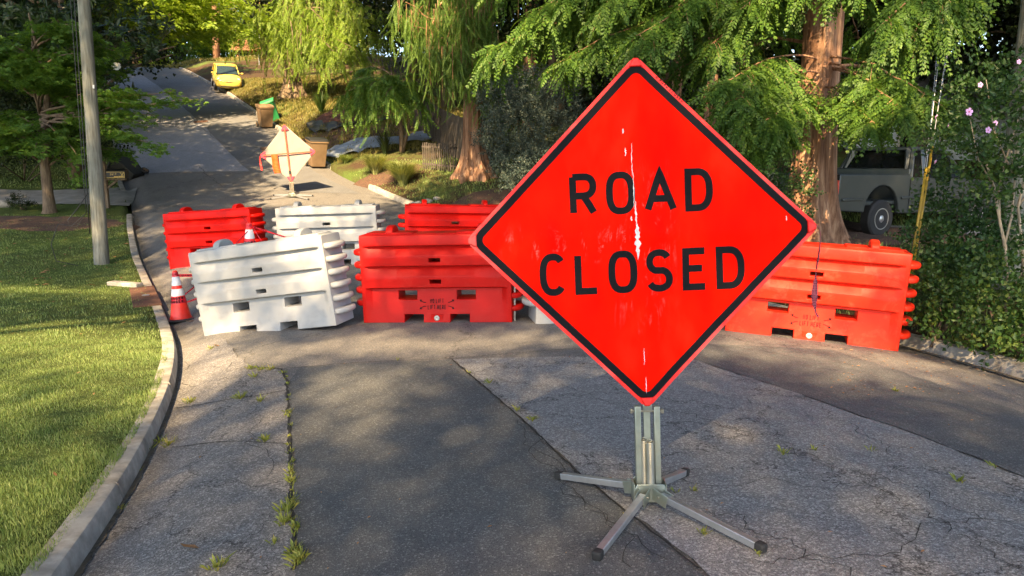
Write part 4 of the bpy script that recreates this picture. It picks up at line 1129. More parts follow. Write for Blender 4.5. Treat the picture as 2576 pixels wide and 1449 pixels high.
def tape(path, wid, label, textpos=None, txt="DANGER", seed=0, wv=None):
    """caution tape ribbon along path with printed words"""
    P = [Vector(p) for p in path]; base_ = P[0].copy()
    W = wv or [Vector((0, 0, wid/2))]*len(P)
    t = thing("caution_tape", label, "tape", base_, None, "lengths of caution tape")
    g = ribbon([p-base_ for p in P], W, 4); o = g.build("ribbon", M['tape'], t, smooth=True)
    g = G(); 
    for i in range(len(P)-1):
        d = (P[i+1]-P[i]); L = d.length
        if L < .12: continue
        d.normalize(); k = 0.03
        while k < L-.10:
            a = P[i]-base_+d*k; w_ = W[i].lerp(W[i+1], k/L); nn = Vector((0, -.004, 0))
            def s_(x, y, off=0): return a+d*x+w_*(y/.0375)+nn
            add_text(g, "DANGER", .12, -.022, .030, .044, .009, .008, s_); k += .36
    if g.n: g.build("tape_lettering", M['bk'], t)
    return t
def loc_on_cone(c, ang, z, ro=.004):
    r = .030+(.138-.030)*(1-(z-.03)/.68)+ro; m = Matrix.Translation(c.location) @ c.rotation_euler.to_matrix().to_4x4() @ Matrix.Scale(c.scale.x, 4)
    return m @ Vector((r*math.cos(ang), r*math.sin(ang), z))
bpy.context.view_layer.update()
def wrap(c, z0, turns, dz, label, wid=.05, a0=0, txt=True):
    n = int(24*turns); base_ = c.location.copy(); t = thing("caution_tape", label, "tape", base_, None, "lengths of caution tape"); g = G()
    for i in range(n):
        for k in range(1):
            a, b = a0+6.2832*i/24, a0+6.2832*(i+1)/24; za, zb = z0+dz*i/24, z0+dz*(i+1)/24
            V = [loc_on_cone(c, a, za-wid/2), loc_on_cone(c, b, zb-wid/2), loc_on_cone(c, b, zb+wid/2), loc_on_cone(c, a, za+wid/2)]
            g.add([v-base_ for v in V], [(0, 1, 2, 3)])
    g.build("ribbon", M['tape'], t, smooth=True)
    if txt:
        g = G()
        rr = .030+(.138-.030)*(1-(z0-.03)/.68)
        def s_(x, y, off=0): return loc_on_cone(c, -math.pi/2-.35+x/rr, z0+y+dz*.7, .008)-base_
        add_text(g, "DANGER", 0.0, -.018, .026, .036, .009, .009, s_); g.build("tape_lettering", M['bk'], t)
    return t
wrap(cone1, .275, 1.3, .01, "red tape printed DANGER wrapped round the lower part of the front cone", .05, 2)
wrap(cone1, .335, 1.1, -.012, "black-striped tape band wound just above the lower wrap on the front cone", .035, 1)
wrap(cone1, .64, 2.2, .015, "red tape wound round the tip of the front cone", .035, 0, False)
wrap(cone2, .52, 1.5, -.10, "diagonal DANGER tape crossing the white collar of the rear cone", .05, 1.2)
wrap(cone2, .65, 2.2, .02, "red tape knotted at the tip of the rear cone", .04, 0, False)
a = loc_on_cone(cone1, 0, .635)
bl = at(512, 848)
tape([a, a.lerp(pt(500, 692, a.y+.1), .5), pt(500, 692, a.y+.1)], .04, "red tape printed DANGER running from the front cone's tip to the white barrier")
a = loc_on_cone(cone1, 0, .36)
tape([a, pt(500, 712, a.y+.3)], .022, "thin twisted red tape rising from the middle of the front cone")
a = loc_on_cone(cone1, 0, .25)
tape([a, pt(500, 749, a.y+.2)], .022, "short twisted tape from the cone's lower wrap to the white barrier")
a = loc_on_cone(cone2, 0, .66)
tape([a, pt(742, 604, a.y+.4)], .026, "red tape stretched from the rear cone's tip towards the white back barrier")
tape([a, pt(592, 614, a.y-.2)], .026, "red tape sloping down left from the rear cone's tip")
tape([a, pt(668, 622, a.y-.3)], .03, "loose red tape hanging down right of the rear cone")
tape([a, pt(620, 556, a.y), pt(614, 542, a.y)], .02, "short tape end sticking up from the rear cone's tip")
# ------------------------------------------------------------ unseen added trees round the road, crowns cut to a set shade pattern
KX, KY = SUN[0]/SUN[2], SUN[1]/SUN[2]
def blob(qx, qy, cx, cy, rx, ry, s=1.0, rot=0.0):
    c, sn = math.cos(rot), math.sin(rot); x = qx-cx; y = qy-cy; a = (x*c+y*sn)/rx; b = (-x*sn+y*c)/ry
    return s*np.clip(1.6*np.exp(-(a*a+b*b)), 0, 1)
def lightness(qx, qy):
    """0 = shaded, 1 = open to the sun, as a function of where the sun ray meets z=0"""
    o = np.zeros_like(qx)
    for c in LIT: o = np.maximum(o, blob(qx, qy, *c))
    left = np.interp(qy, [18, 20, 29, 38, 47, 56, 75], [-7.0, -8.0, -9.3, -11.4, -14.8, -19, -27])
    right = np.interp(qy, [18, 21, 24, 26, 29, 30.5, 35, 38, 46, 60, 75], [-3.6, -3.2, -2.4, .5, .4, -5.6, -8.0, -8.2, -5.5, -6, -8])
    cor = sst((qx-left)/1.2)*sst((right-qx)/1.2)*sst((qy-20.3)/1.0)
    o = np.maximum(o, cor)
    o = np.maximum(o, sst((qy-76)/3)); lawn = sst((L_(qy)+.3-qx)/.6)*sst((qy-2)/2)*sst((10.5-qy)/2)*(.48+.25*np.sin(qx*1.1+1)*np.sin(qy*1.4)); o = np.maximum(o, lawn)
    o = np.clip(o*1.25, 0, 1)
    return o
LIT = [(-9.2, 23.5, 1.2, 1.0, .5), (-14.5, 44, 5.0, 5.0, 1.0), (-5.4, 8.3, 2.2, .9, 1.0, .1), (-4.0, 7.5, 1.0, .8, .8), (-7.4, 11.6, 2.2, .5, .8), (-4.4, 5.9, 1.6, .45, .5), (-1.7, 7.6, 2.5, .42, 1.0, .1), (-1.2, 5.6, .7, 1.0, .62, .3), (-.4, 7.4, 1.0, .3, .5),
       (-3.1, 6.8, .45, 1.4, .75), (3.0, 7.0, 1.9, .42, 1.0, -.2), (3.4, 5.9, 1.0, .28, .6, -.2), (-2.1, 9.75, .6, .65, .9), (1.9, 10.1, .6, .45, .5), (3.6, 8.6, 1.4, .16, .7), (2.70, 8.15, .36, .36, 1.3), (3.30, 8.02, .24, .34, 1.3),
       (3.86, 7.7, .24, .30, 1.3), (3.4, 9.3, 1.3, .25, .8), (5.5, 15.7, 1.1, 1.9, 1.0), (.5, 16.9, 1.6, 1.0, .9), (4.0, 15.6, .6, .6, .8), (2.4, 16.2, .6, .5, .7), (5.1, 11.9, .9, .7, .9), (-8.0, 15.3, .6, .7, .5), (-6.0, 13.3, 1.2, .5, .8), (1.7, 19.4, 2.2, 1.2, .9, .0),
       (-2.2, 24.0, 1.6, 1.4, .6), (3.5, 17.6, 1.2, .5, .7), (-3.4, 14.5, 1.6, .6, .6), (6.0, 12.9, .6, .4, .5), (-9.5, 22, .8, .6, .8), (-12.5, 24.0, 1.6, .4, .5),
       (4.8, 11.6, .8, .35, .6), (8, 9.6, 1.6, .6, .7), (1.2, 22.5, 1.2, 1.0, .6), (5.5, 27, 2.5, 1.2, .6), (9, 33, 3, 1.2, .6), (3.5, 33, 2, 2, .5), (-1.0, 38, 3, 1.5, .6),
       (-6.6, 12.4, .5, .4, .6), (-13.5, 47, 2.5, 4, .8), (-8.3, 18.2, 1.5, .35, .6), (-5.5, 17.5, 1.4, .4, .6), (5.6, 7.4, .9, .4, .8), (-.5, 13.2, 1.2, .5, .5)]
TRUNKS = [(-6, -17), (5, -19), (-13.5, -8), (13, -11), (-19, 3), (16, 3), (-24, 15), (22, 14), (-31, 27), (28, 26), (-42, 40), (33, 38)]
def canopy():  # leaf clumps stay only where the light mask wants shade
    n1 = 46000; n2 = 62000; n = n1+n2
    qx = np.concatenate([RNG.uniform(-20, 15, n1), RNG.uniform(-34, 24, n2)]); qy = np.concatenate([RNG.uniform(-6, 21, n1), RNG.uniform(21, 76, n2)])
    inreg = (qx > -14-.42*np.maximum(qy-8, 0)) & (qx < 9+.25*np.maximum(qy, 0))
    near = qy < 21; keep = RNG.rand(n) < np.where(near, 1.0, 1.0)
    m = inreg & keep & (RNG.rand(n) > lightness(qx+.06, qy+np.where(qy < 20, .40, 0))*1.05)
    # extra holes cut in the crowns to make sun flecks
    s = np.sin(qx*2.1+np.sin(qy*1.7)*1.5)*np.sin(qy*2.3+np.sin(qx*1.3)*1.7)
    sgn = (np.abs(qx-.6) < 1.6) & (qy > 3.0) & (qy < 6.6) & (qx > -.75)
    m |= sgn
    m &= ~(~sgn & (s > .80) & (RNG.rand(n) < np.where(qy < 22, .6, .0)))
    qx, qy, near = qx[m], qy[m], near[m]
    gz = np.clip(P_(qy-18), -.5, 9); z = gz+RNG.uniform(12.5, 18.5, len(qx))
    x = qx+KX*z; y = qy+KY*z
    T = np.array(TRUNKS); d = (x[:, None]-T[None, :, 0])**2+(y[:, None]-T[None, :, 1])**2; own = d.argmin(1)
    for i, (tx, ty) in enumerate(TRUNKS):
        mm = own == i; gx = h(tx, ty)
        if mm.sum() < 20: continue
        t = thing("added_shade_tree", "tall added shade tree outside the picture, its crown shaped to dapple the road", "tree", (tx, ty, gx), None, "added shade trees around the camera")
        c = Crown(); p = np.stack([x[mm], y[mm], z[mm]], 1); c.put(T_CLUMP, p, frames(RNG.normal(0, 1, (len(p), 3))), np.where(near[mm], .82, 1.45)*RNG.uniform(.7, 1.2, len(p)))
        c.build("crown", M['leaf_shade_crown'], t, (tx, ty, gx))
        g = G(); top = p.mean(0); g.tube([(tx, ty, gx-.3), (tx, ty, gx+4), ((tx*3+top[0])/4, (ty*3+top[1])/4, gx+9), ((tx+top[0])/2, (ty+top[1])/2, gx+13)], [.45, .34, .28, .16], 12)
        for k in range(5):
            e = p[RNG.randint(len(p))]; b0 = Vector(((tx*3+top[0])/4, (ty*3+top[1])/4, gx+7.5+k*.5)); e = Vector(e); g.tube([b0, b0.lerp(e, .5)+Vector((0, 0, 1)), e], [.13, .08, .03], 7)
        g.build("trunk", M['bark_grey'], t, smooth=True, off=t.location)
canopy()

# ------------------------------------------------------------ the redwoods
def P3(u, v, D): p = pt(u, v, D); return np.array([p.x, p.y, p.z])
def finish(t, crown, wood, leaf, bark, nm="boughs"):
    L = t.location
    crown.build("foliage", leaf, t, L)
    wood.build(nm, bark, t, smooth=True, off=L)
b = at(2034, 608); t = thing("redwood_tree", "massive fluted red-barked conifer right of the sign, trunk sunlit above the pickup", "tree", b)
trunk_mesh("trunk", M['bark_red'], t, b, 16, .35, .25, flare=.95, flutes=7, fl_amp=.09, loc=t.location, n=84, rows=60)
c = Crown(); wd = G()
def tr(z): return np.array([b.x, b.y-.1, b.z+z])
for (s, e, sag, hang, sz) in [
    (tr(4.6), P3(1225, 130, 12.6), .5, .75, 1.0), (tr(4.9), P3(1330, 40, 12.4), .6, .8, 1.0), (tr(4.4), P3(1420, 150, 12.2), .4, .7, 1.0), (tr(5.0), P3(1520, 10, 11.8), .5, .8, 1.0),
    (tr(4.3), P3(1600, 90, 11.2), .5, .8, 1.05), (tr(5.2), P3(1700, 20, 11.6), .4, .8, 1.0), (tr(4.2), P3(1790, 110, 11.4), .4, .7, 1.0), (tr(4.8), P3(1880, 10, 11.2), .3, .7, 1.0), (tr(5.2), P3(1270, -60, 13), .6, .8, 1.05),
    (tr(5.4), P3(1450, -60, 12.5), .5, .8, 1.05), (tr(5.6), P3(1640, -80, 12), .5, .8, 1.05), (tr(5.6), P3(1960, -60, 11), .2, .7, 1.0),
    (tr(3.2), P3(1815, 215, 11.1), .25, .65, .95), (tr(3.0), P3(1850, 250, 10.9), .2, .7, .95), (tr(2.8), P3(1840, 290, 10.9), .2, .6, .95), (tr(2.6), P3(1930, 300, 10.8), .15, .6, .95),
    (tr(2.2), P3(1880, 360, 11.2), .15, .55, .9),
    (tr(3.3), P3(2350, 255, 10.9), .15, .5, .9), (tr(3.2), P3(2270, 270, 10.9), .1, .5, .9), (tr(2.8), P3(2200, 310, 11), .1, .5, .85), (tr(3.1), P3(2400, 290, 11), .1, .4, .85), (tr(3.1), P3(2300, 240, 11.3), .1, .5, .9),
    (P3(2480, -140, 8.6), P3(2200, 80, 8.2), .1, .55, .85), (P3(2480, -100, 8.6), P3(2290, 100, 8.2), .1, .5, .85), (P3(2500, -120, 8.6), P3(2370, 60, 8.3), .1, .4, .85), (P3(2300, -170, 11.5), P3(2120, -30, 10.6), .1, .4, .95)]:
    conifer_limb(c, wd, s, e, sag, 1.9, hang, sz, r0=(.022 if e[2] < 3.5 else .045) if np.linalg.norm(e-s) > 2 else .02, t0=.42 if (e[2] < 3.5 and s[1] > 10.5) else .12)
wd.tube([tr(6.2), P3(2300, -400, 10.5), P3(2480, -140, 8.6)], [.06, .04, .02], 6)
wd.tube([P3(2480, -140, 8.6), P3(2500, -120, 8.6), P3(2480, -100, 8.6)], .015, 6); wd.tube([tr(5.8), P3(2300, -170, 11.5)], [.05, .03], 6)
for i in range(16):   # crown above the frame, seen only as shade and from the side
    a = RNG.uniform(-.25, 3.4); z = 6.5+i*.75; e = tr(z)+np.array([math.cos(a), math.sin(a), 0])*(4.2-.15*i)+np.array([0, 0, -.8])
    conifer_limb(c, wd, tr(z), e, .5, .35, 1.3, 1.9, r0=.06)
for i in range(9):
    a = RNG.uniform(.2, 2.9); z = 2.6+i*.45; e = tr(z)+np.array([math.cos(a), math.sin(a)*1.2, 0])*3.4+np.array([0, 0, -.5]); conifer_limb(c, wd, tr(z), e, .4, .5, 1.1, 1.4, r0=.04)
finish(t, c, wd, M['leaf_conifer'], M['bark_red'])

b = at(1192, 446); t = thing("redwood_tree", "weeping conifer with wide buttressed trunk beside the slatted fence", "tree", b)
trunk_mesh("trunk", M['bark_red'], t, b, 15, .29, .20, flare=1.15, flutes=6, fl_amp=.11, loc=t.location, n=72, rows=50)
c = Crown(); wd = G()
for (u, v, D, dr, z) in [(1030, 60, 20.5, 1.5, 5.6), (1000, 20, 21, 1.5, 6.2), (1075, 80, 20, 1.9, 5.6), (1120, 110, 19.6, 1.7, 5.2), (1165, 90, 20, 2.0, 5.4), (1215, 70, 20.5, 2.0, 5.4), (1190, -20, 20, 2.6, 6.5), (1060, -60, 20.5, 2.2, 6.8), (1140, 0, 19.5, 1.8, 6.2), (1240, -80, 21, 2.2, 7)]:
    weep_limb(c, wd, tr(z), P3(u, v, D), .4, dr, 2.1, 1.0)
for i in range(14):
    a = RNG.uniform(0, 6.28); z = 7.5+i*.6; e = tr(z)+np.array([math.cos(a), math.sin(a), 0])*(3.8-.12*i)
    conifer_limb(c, wd, tr(z), e, .5, .35, 1.3, 1.9, r0=.06)
for i in range(5):
    e = P3(1260+i*25, 300-20*i, 21); conifer_limb(c, wd, tr(3+.2*i), e, .2, .6, .8, 1.2, r0=.03)
for (u, v) in ((1040, 120), (1075, 170), (1110, 150), (1130, 190), (1175, 200), (1205, 150), (1215, 205), (1150, 150), (1020, 60), (1060, 90), (1100, 60), (1140, 70), (1180, 60), (1220, 60), (1245, 110)):
    weep_limb(c, wd, tr(3.6), P3(u, v-55, 19.6), .1, 1.0, 2.2, .9)
finish(t, c, wd, M['leaf_conifer_weep'], M['bark_red'])

b = at(737, 243); t = thing("redwood_tree", "sunlit lime green conifer up the bank, pale flared trunk behind the bins", "tree", b)
trunk_mesh("trunk", M['bark_pale2'] if 'bark_pale2' in M else M['bark_grey'], t, b, 14, .36, .25, flare=1.1, flutes=6, fl_amp=.08, loc=t.location)
c = Crown(); wd = G()
for (u, v, D, z) in [(690, 95, 39, 4.0), (730, 60, 38, 4.6), (770, 110, 37, 3.8), (820, 60, 37, 4.6), (870, 90, 37, 4.2), (930, 60, 37, 4.4), (975, 30, 37, 5), (650, 40, 40, 5), (840, 130, 36, 3.6), (900, 130, 36, 3.4), (780, 20, 38, 5.4), (700, 10, 39, 5.6), (880, -10, 37, 5.8), (960, 100, 37, 3.8), (620, 90, 42, 4)]:
    conifer_limb(c, wd, tr(z), P3(u, v, D), .4, 1.1, 1.25, 1.55, r0=.06, down=.9)
for (u, v, D, dr) in [(700, 100, 38, 1.6), (760, 120, 37, 1.9), (810, 110, 37, 1.6), (680, 60, 39, 2.4), (640, 60, 42, 2.0), (870, 120, 37, 1.1), (735, 110, 36.5, 1.8)]:
    weep_limb(c, wd, tr(4.5), P3(u, v, D), .3, dr, 1.3, 1.6)
for i in range(12):
    a = RNG.uniform(0, 6.28); z = 6.5+i*.7; e = tr(z)+np.array([math.cos(a), math.sin(a), 0])*(4.5-.2*i); conifer_limb(c, wd, tr(z), e, .5, .35, 1.5, 2.2, r0=.06)
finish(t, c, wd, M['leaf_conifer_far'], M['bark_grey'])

b = at(1012, 380); t = thing("small_tree", "small dark drooping tree with forked pale trunk at the end of the white sheeting", "tree", b)
c = Crown(); wd = G()
wd.tube([tr(-.1), tr(.7), tr(1.6)+np.array([-.15, 0, 0]), tr(2.8)+np.array([-.3, 0, 0])], [.11, .08, .07, .03], 8); wd.tube([tr(0), tr(.6)+np.array([.2, 0, 0]), tr(2.0)+np.array([.5, 0, 0])], [.09, .06, .03], 8)
for (u, v, D) in [(860, 240, 26), (890, 200, 26), (930, 215, 25.5), (960, 195, 26), (1010, 200, 26), (1050, 230, 26), (880, 265, 26), (935, 270, 25.5), (1000, 255, 25.6), (1060, 270, 26), (970, 240, 25), (910, 175, 27)]:
    conifer_limb(c, wd, tr(1.9+.6*RNG.rand()), P3(u, v, D), .3, 1.0, .8, 1.25, r0=.035, down=.8)
finish(t, c, wd, M['leaf_maple'], M['bark_grey'])

# ------------------------------------------------------------ left hand trees
b = at(131, 533); t = thing("maple_tree", "young maple with layered leaves and a tan trunk behind the utility pole", "tree", b)
wd = G(); c = Crown()
wd.tube([tr(-.15), tr(.05), tr(.5), tr(1.3), tr(2.2)+np.array([.1, 0, 0]), tr(3.2)+np.array([.15, .2, 0]), tr(5.2)], [.30, .17, .135, .12, .10, .07, .02], 14)
for i in range(34):
    z = 1.5+RNG.rand()*3.2; a = RNG.uniform(0, 6.28); r = (2.7-.25*abs(z-2.6))*RNG.uniform(.7, 1.0)
    e = tr(z)+np.array([math.cos(a)*r, math.sin(a)*r*.8, .25+.3*RNG.rand()-.35]); Pm = limb_pts(tr(z-.4), e, .3); wd.tube(Pm, list(np.linspace(.035, .006, len(Pm))), 5)
    n = 64; tt = .25+.75*RNG.rand(n); B, D = poly_at(Pm, tt); off = RNG.normal(0, .32, (n, 3))*np.array([1, 1, .22]); off[:, 2] -= .12*np.linalg.norm(off[:, :2], axis=1)
    X = D+RNG.normal(0, .5, (n, 3))*np.array([1, 1, .12]); X[:, 2] -= .15; c.put(T_MAPLE, B+off, frames(X, roll=RNG.normal(0, .25, n)), RNG.uniform(.7, 1.05, n))
for (u, v, D) in ((500, 250, 18.2), (450, 265, 18.4), (405, 380, 18.0), (370, 360, 18.2), (350, 310, 18.4), (430, 230, 19), (300, 230, 18.5), (330, 260, 18.3), (310, 340, 18.4), (390, 290, 18.5), (60, 150, 18), (140, 170, 18.2), (30, 330, 18), (90, 380, 18), (200, 400, 18.6)):
    e = P3(u, v, D); Pm = limb_pts(tr(2.2+.5*RNG.rand()), e, .15); wd.tube(Pm, list(np.linspace(.035, .005, len(Pm))), 5)
    n = 46; tt = .35+.65*RNG.rand(n); B, Dd = poly_at(Pm, tt); off = RNG.normal(0, .15, (n, 3))*np.array([1, 1, .3]); X = Dd+RNG.normal(0, .4, (n, 3))*np.array([1, 1, .15]); c.put(T_MAPLE, B+off, frames(X, roll=RNG.normal(0, .3, n)), RNG.uniform(.65, 1.0, n))
finish(t, c, wd, M['leaf_maple'], M['bark_tan'] if 'bark_tan' in M else M['bark_grey'], "trunk")

b = Vector((-14.6, 25.2, h(-14.6, 25.2))); t = thing("magnolia_tree", "dark glossy magnolia with one white blossom behind the utility pole", "tree", b)
wd = G(); c = Crown(); wd.tube([tr(-.2), tr(1.5), tr(4), tr(8)], [.28, .2, .16, .06], 12)
for k in range(10):
    a = k*.63; e = tr(3+k*.5)+np.array([math.cos(a)*3.5, math.sin(a)*3.0, 1]); wd.tube(limb_pts(tr(2+k*.5), e, .3), list(np.linspace(.08, .02, 9)), 6)
blob_crown(c, T_WHORL, [(b.x-3.2, b.y, b.z+5.4, 3.0, 3.0, 3.4), (b.x+1.7, b.y-1.6, b.z+4.45, 2.5, 2.0, 1.2), (b.x-4, b.y-2.5, b.z+4.5, 3.2, 2.4, 3.4), (b.x+.2, b.y-1.0, b.z+3.6, 2.4, 2.0, 1.9), (b.x-6, b.y-1, b.z+3.5, 3, 3, 3.2)], 1.7, 1.25, hole=.45)
finish(t, c, wd, M['leaf_magnolia'], M['bark_grey'], "trunk")
def flower(parent, p, r, mat, cen, n=5, face=(0, -1, .3), nm="blossom", cup=.35):
    g = G(); f = Vector(face).normalized(); x = f.orthogonal().normalized(); y = f.cross(x)
    for i in range(n):
        a = 6.2832*i/n; d = x*math.cos(a)+y*math.sin(a); s = f.cross(d)
        pts = [d*.05*r, d*.5*r+s*.36*r+f*.2*r*cup, d*.9*r+s*.38*r+f*.5*r*cup, d*1.05*r+f*.55*r*cup, d*.9*r-s*.38*r+f*.5*r*cup, d*.5*r-s*.36*r+f*.2*r*cup]
        g.add([p+q for q in pts], [tuple(range(6))])
    o = g.build(nm, mat, parent, off=parent.location, smooth=False)
    if cen: g = G(); g.tube([p, p+f*.25*r], [.18*r, .08*r], 8); g.build("flower_eye", cen, o, off=parent.location)
M['petal_w'] = plain("cream white petals", (.75, .72, .60), .6, var=.06); M['petal_p'] = plain("pale violet pink petals", (.62, .34, .62), .6, var=.12); M['eye'] = plain("crimson flower centre", (.45, .01, .08), .6)
flower(t, pt(293, 168, 22.2), .13, M['petal_w'], None, 6, (.3, -1, .4), cup=.7)

M['lf_hi'] = M['leaf_maple_hi']
b = Vector((-23.5, 37, h(-23.5, 37))); t = thing("street_tree", "broad sunlit tree leaning its bright layered leaves over the uphill road, top left", "tree", b)
wd = G(); c = Crown(); wd.tube([tr(-.3), tr(3), tr(6), tr(11)], [.4, .32, .25, .1], 12)
for (u, v, D) in [(360, 30, 33), (420, 10, 33), (460, 60, 33), (520, 35, 34), (560, 15, 34), (600, 50, 35), (640, 20, 36), (480, -20, 33), (560, 75, 35), (400, 60, 32), (340, -20, 32), (500, 90, 36), (620, 90, 38), (450, 95, 34), (540, 110, 38)]:
    e = P3(u, v, D); Pm = limb_pts(tr(6.0+RNG.rand()), e, .5); wd.tube(Pm, list(np.linspace(.08, .01, len(Pm))), 6)
    n = 130; tt = .45+.55*RNG.rand(n)**.8; B, Dd = poly_at(Pm, tt); off = RNG.normal(0, .75, (n, 3))*np.array([1, 1, .2]); X = Dd+RNG.normal(0, .5, (n, 3))*np.array([1, 1, .12]); c.put(T_MAPLE, B+off, frames(X, roll=RNG.normal(0, .3, n)), RNG.uniform(1.1, 1.7, n))
finish(t, c, wd, M['leaf_maple_hi'], M['bark_grey'], "trunk")

# trees at the top of the hill and along the left of the road
def wood_tree(x, y, ht, rad_, label, leaf, weep=False, size=1.6, dens=1.1, bark=None, tr_r=.3, name="woodland_tree", zlo=.25, group=None):
    z = h(x, y); t = thing(name, label, "tree", (x, y, z), None, group); c = Crown(); wd = G()
    wd.tube([(x, y, z-.3), (x, y, z+ht*.3), (x+.2, y, z+ht*.65), (x, y+.2, z+ht)], [tr_r*1.25, tr_r, tr_r*.6, .05], 12)
    if weep:
        for i in range(9):
            a = i*.7; zz = z+ht*(.35+.6*i/9); e = np.array([x+math.cos(a)*rad_, y+math.sin(a)*rad_, zz-.5]); weep_limb(c, wd, np.array([x, y, zz]), e, .5, ht*.3, 1.0, size)
    else:
        cl = []
        for i in range(7):
            a = i*2.4; q = rad_*.55; cl.append((x+math.cos(a)*q, y+math.sin(a)*q, z+ht*(zlo+.12+.09*i), rad_*.62, rad_*.62, ht*.15))
        cl.append((x, y, z+ht*.85, rad_*.6, rad_*.6, ht*.18)); blob_crown(c, T_CLUMP, cl, dens, size, hole=.5)
        for i in range(6):
            e = np.array(cl[i][:3]); wd.tube(limb_pts(np.array([x, y, z+ht*.25]), e, .3), list(np.linspace(.1, .02, 9)), 5)
    finish(t, c, wd, leaf, bark or M['bark_grey'], "trunk"); return t
GW = "trees of the wood behind"
for (x, y, ht, r, lb, lf, wp, sz) in [
    (-36.0, 73, 17, 5.0, "tall tree at the top of the hill behind the road's left edge", M['leaf_maple_hi'], False, 1.9),
    (-29.2, 76, 14, 3.6, "weeping tree on the crest straight above the road's end", M['leaf_conifer_far'], True, 2.3),
    (-23.5, 73, 16, 3.8, "weeping tree on the crest above the yellow car", M['leaf_conifer_far'], True, 2.3),
    (-19.5, 64, 15, 4.2, "dark tree up the bank behind the yellow car", M['leaf_dark'], False, 2.0),
    (-14.0, 55, 16, 4.2, "dark tree on the bank between car and lime green conifer", M['leaf_dark'], False, 1.9),
    (-6.0, 47, 16, 4.4, "dark tree behind the lime green conifer", M['leaf_dark'], False, 1.8),
    (-3.0, 36, 15, 3.6, "dark tree behind the small drooping tree", M['leaf_dark'], False, 1.6),
    (1.8, 31, 14, 3.4, "dark tree right behind the weeping conifer", M['leaf_dark'], False, 1.4),
    (5.5, 28, 14, 3.2, "dark tree behind the top of the big sign", M['leaf_dark'], False, 1.3),
    (11.0, 27, 14, 3.2, "dark tree behind the sunlit red trunk", M['leaf_dark'], False, 1.3),
    (16.5, 23.5, 13, 3.2, "dark tree behind the pickup's cab", M['leaf_dark'], False, 1.2),
    (14.5, 17.5, 12, 2.4, "leafy tree right of the pickup behind the guy wires", M['leaf_dark'], False, 1.0),
    (-20.5, 29, 14, 4.0, "dark evergreen at the far left behind the maple", M['leaf_dark'], False, 1.3),
    (-24.5, 45, 16, 4.4, "dark tree left of the uphill road", M['leaf_dark'], False, 1.7),
    (19, 17.5, 13, 3.5, "leafy tree at the right edge behind the right pole", M['leaf_dark'], False, 1.2),
    (-41.0, 84, 8, 4.5, "low leafy tree behind the crest, leftmost above the road's end", M['leaf_maple_hi'], False, 1.7),
    (-34.5, 86, 8, 4.5, "low leafy tree behind the crest right over the road's end", M['leaf_maple'], False, 1.7),
    (-27.0, 84, 8, 4.5, "low leafy tree behind the crest above the yellow car's roof", M['leaf_maple_hi'], False, 1.7),
    (-20.0, 82, 8, 4.5, "low leafy tree behind the crest right of the yellow car", M['leaf_maple'], False, 1.7),
    (-33, 57, 16, 5, "dark tree at the left of the hill's top", M['leaf_dark'], False, 1.9)]:
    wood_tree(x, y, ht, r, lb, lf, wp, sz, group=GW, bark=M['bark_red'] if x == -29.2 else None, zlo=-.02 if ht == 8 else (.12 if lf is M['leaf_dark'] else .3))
# far wood: one mass that nobody could count
c = Crown()
arc_pts = [(-95, 66), (-80, 84), (-64, 92), (-50, 97), (-36, 99), (-22, 97), (-8, 82), (3, 62), (13, 50), (22, 42), (30, 33), (33, 22), (30, 12), (-52, 62), (-44, 48), (-36, 36), (-30, 26), (8, 40), (19, 33), (24, 24), (-15, 78), (12, 37), (17, 41), (6, 52), (27, 38)]
cl = [(x, y, h(x, y)+5+RNG.uniform(0, 2)+k*6.5, 8.0, 5.0, 5.2) for (x, y) in arc_pts for k in range(4 if y > 55 else 3)]
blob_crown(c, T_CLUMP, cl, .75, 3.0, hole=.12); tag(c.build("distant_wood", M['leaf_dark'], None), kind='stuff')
# bare dark trunks seen between the leaves
for (u, v, D, r) in ((1697, 330, 24, .17), (1780, 350, 22, .20), (1330, 300, 30, .25), (1845, 420, 20, .12)):
    p = pt(u, v, D); z = h(p.x, p.y); t = thing("woodland_tree", {1697: "bare dark trunk behind the sign's upper right edge", 1780: "second dark trunk right of the sign's upper edge, nearer the red trunk", 1330: "distant dark trunk above the blue-green shrub", 1845: "thin dark stem just left of the big red trunk"}[u], "tree", (p.x, p.y, z), None, GW)
    g = G(); g.tube([(0, 0, -.2), (0, 0, 2), (.1, 0, 5), (.3, .1, 9)], [r*1.3, r, r*.9, r*.4], 12); g.build("trunk", M['bark_red'], t, smooth=True)
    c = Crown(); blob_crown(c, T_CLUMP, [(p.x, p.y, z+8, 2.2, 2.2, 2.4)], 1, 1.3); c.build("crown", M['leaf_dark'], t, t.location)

# ------------------------------------------------------------ shrubs
def shrub(name, label, cat, base_, clumps, T, leaf, dens, size, stems=6, bark=None, hole=.35, up=.3, group=None):
    t = thing(name, label, cat, base_, None, group); c = Crown(); blob_crown(c, T, clumps, dens, size, hole=hole, up=up); c.build("foliage", leaf, t, t.location)
    g = G()
    for i in range(stems):
        q = clumps[i % len(clumps)]; e = np.array(q[:3])+RNG.normal(0, .3, 3)*np.array(q[3:6]); a = Vector(base_)+Vector((RNG.normal(0, .08), RNG.normal(0, .08), -.05)); e = Vector(e)
        m_ = a.lerp(e, .5)+Vector((RNG.normal(0, .06), RNG.normal(0, .06), .1)); g.tube([a, a.lerp(m_, .5), m_, e], [.022, .018, .014, .005], 6)
    if stems: g.build("stems", bark or M['bark_grey'], t, smooth=True, off=t.location)
    return t
def cl_px(lst): return [tuple(P3(u, v, D))+(r, r*ry, r*rz) for (u, v, D, r, ry, rz) in lst]
b = at(1330, 455)
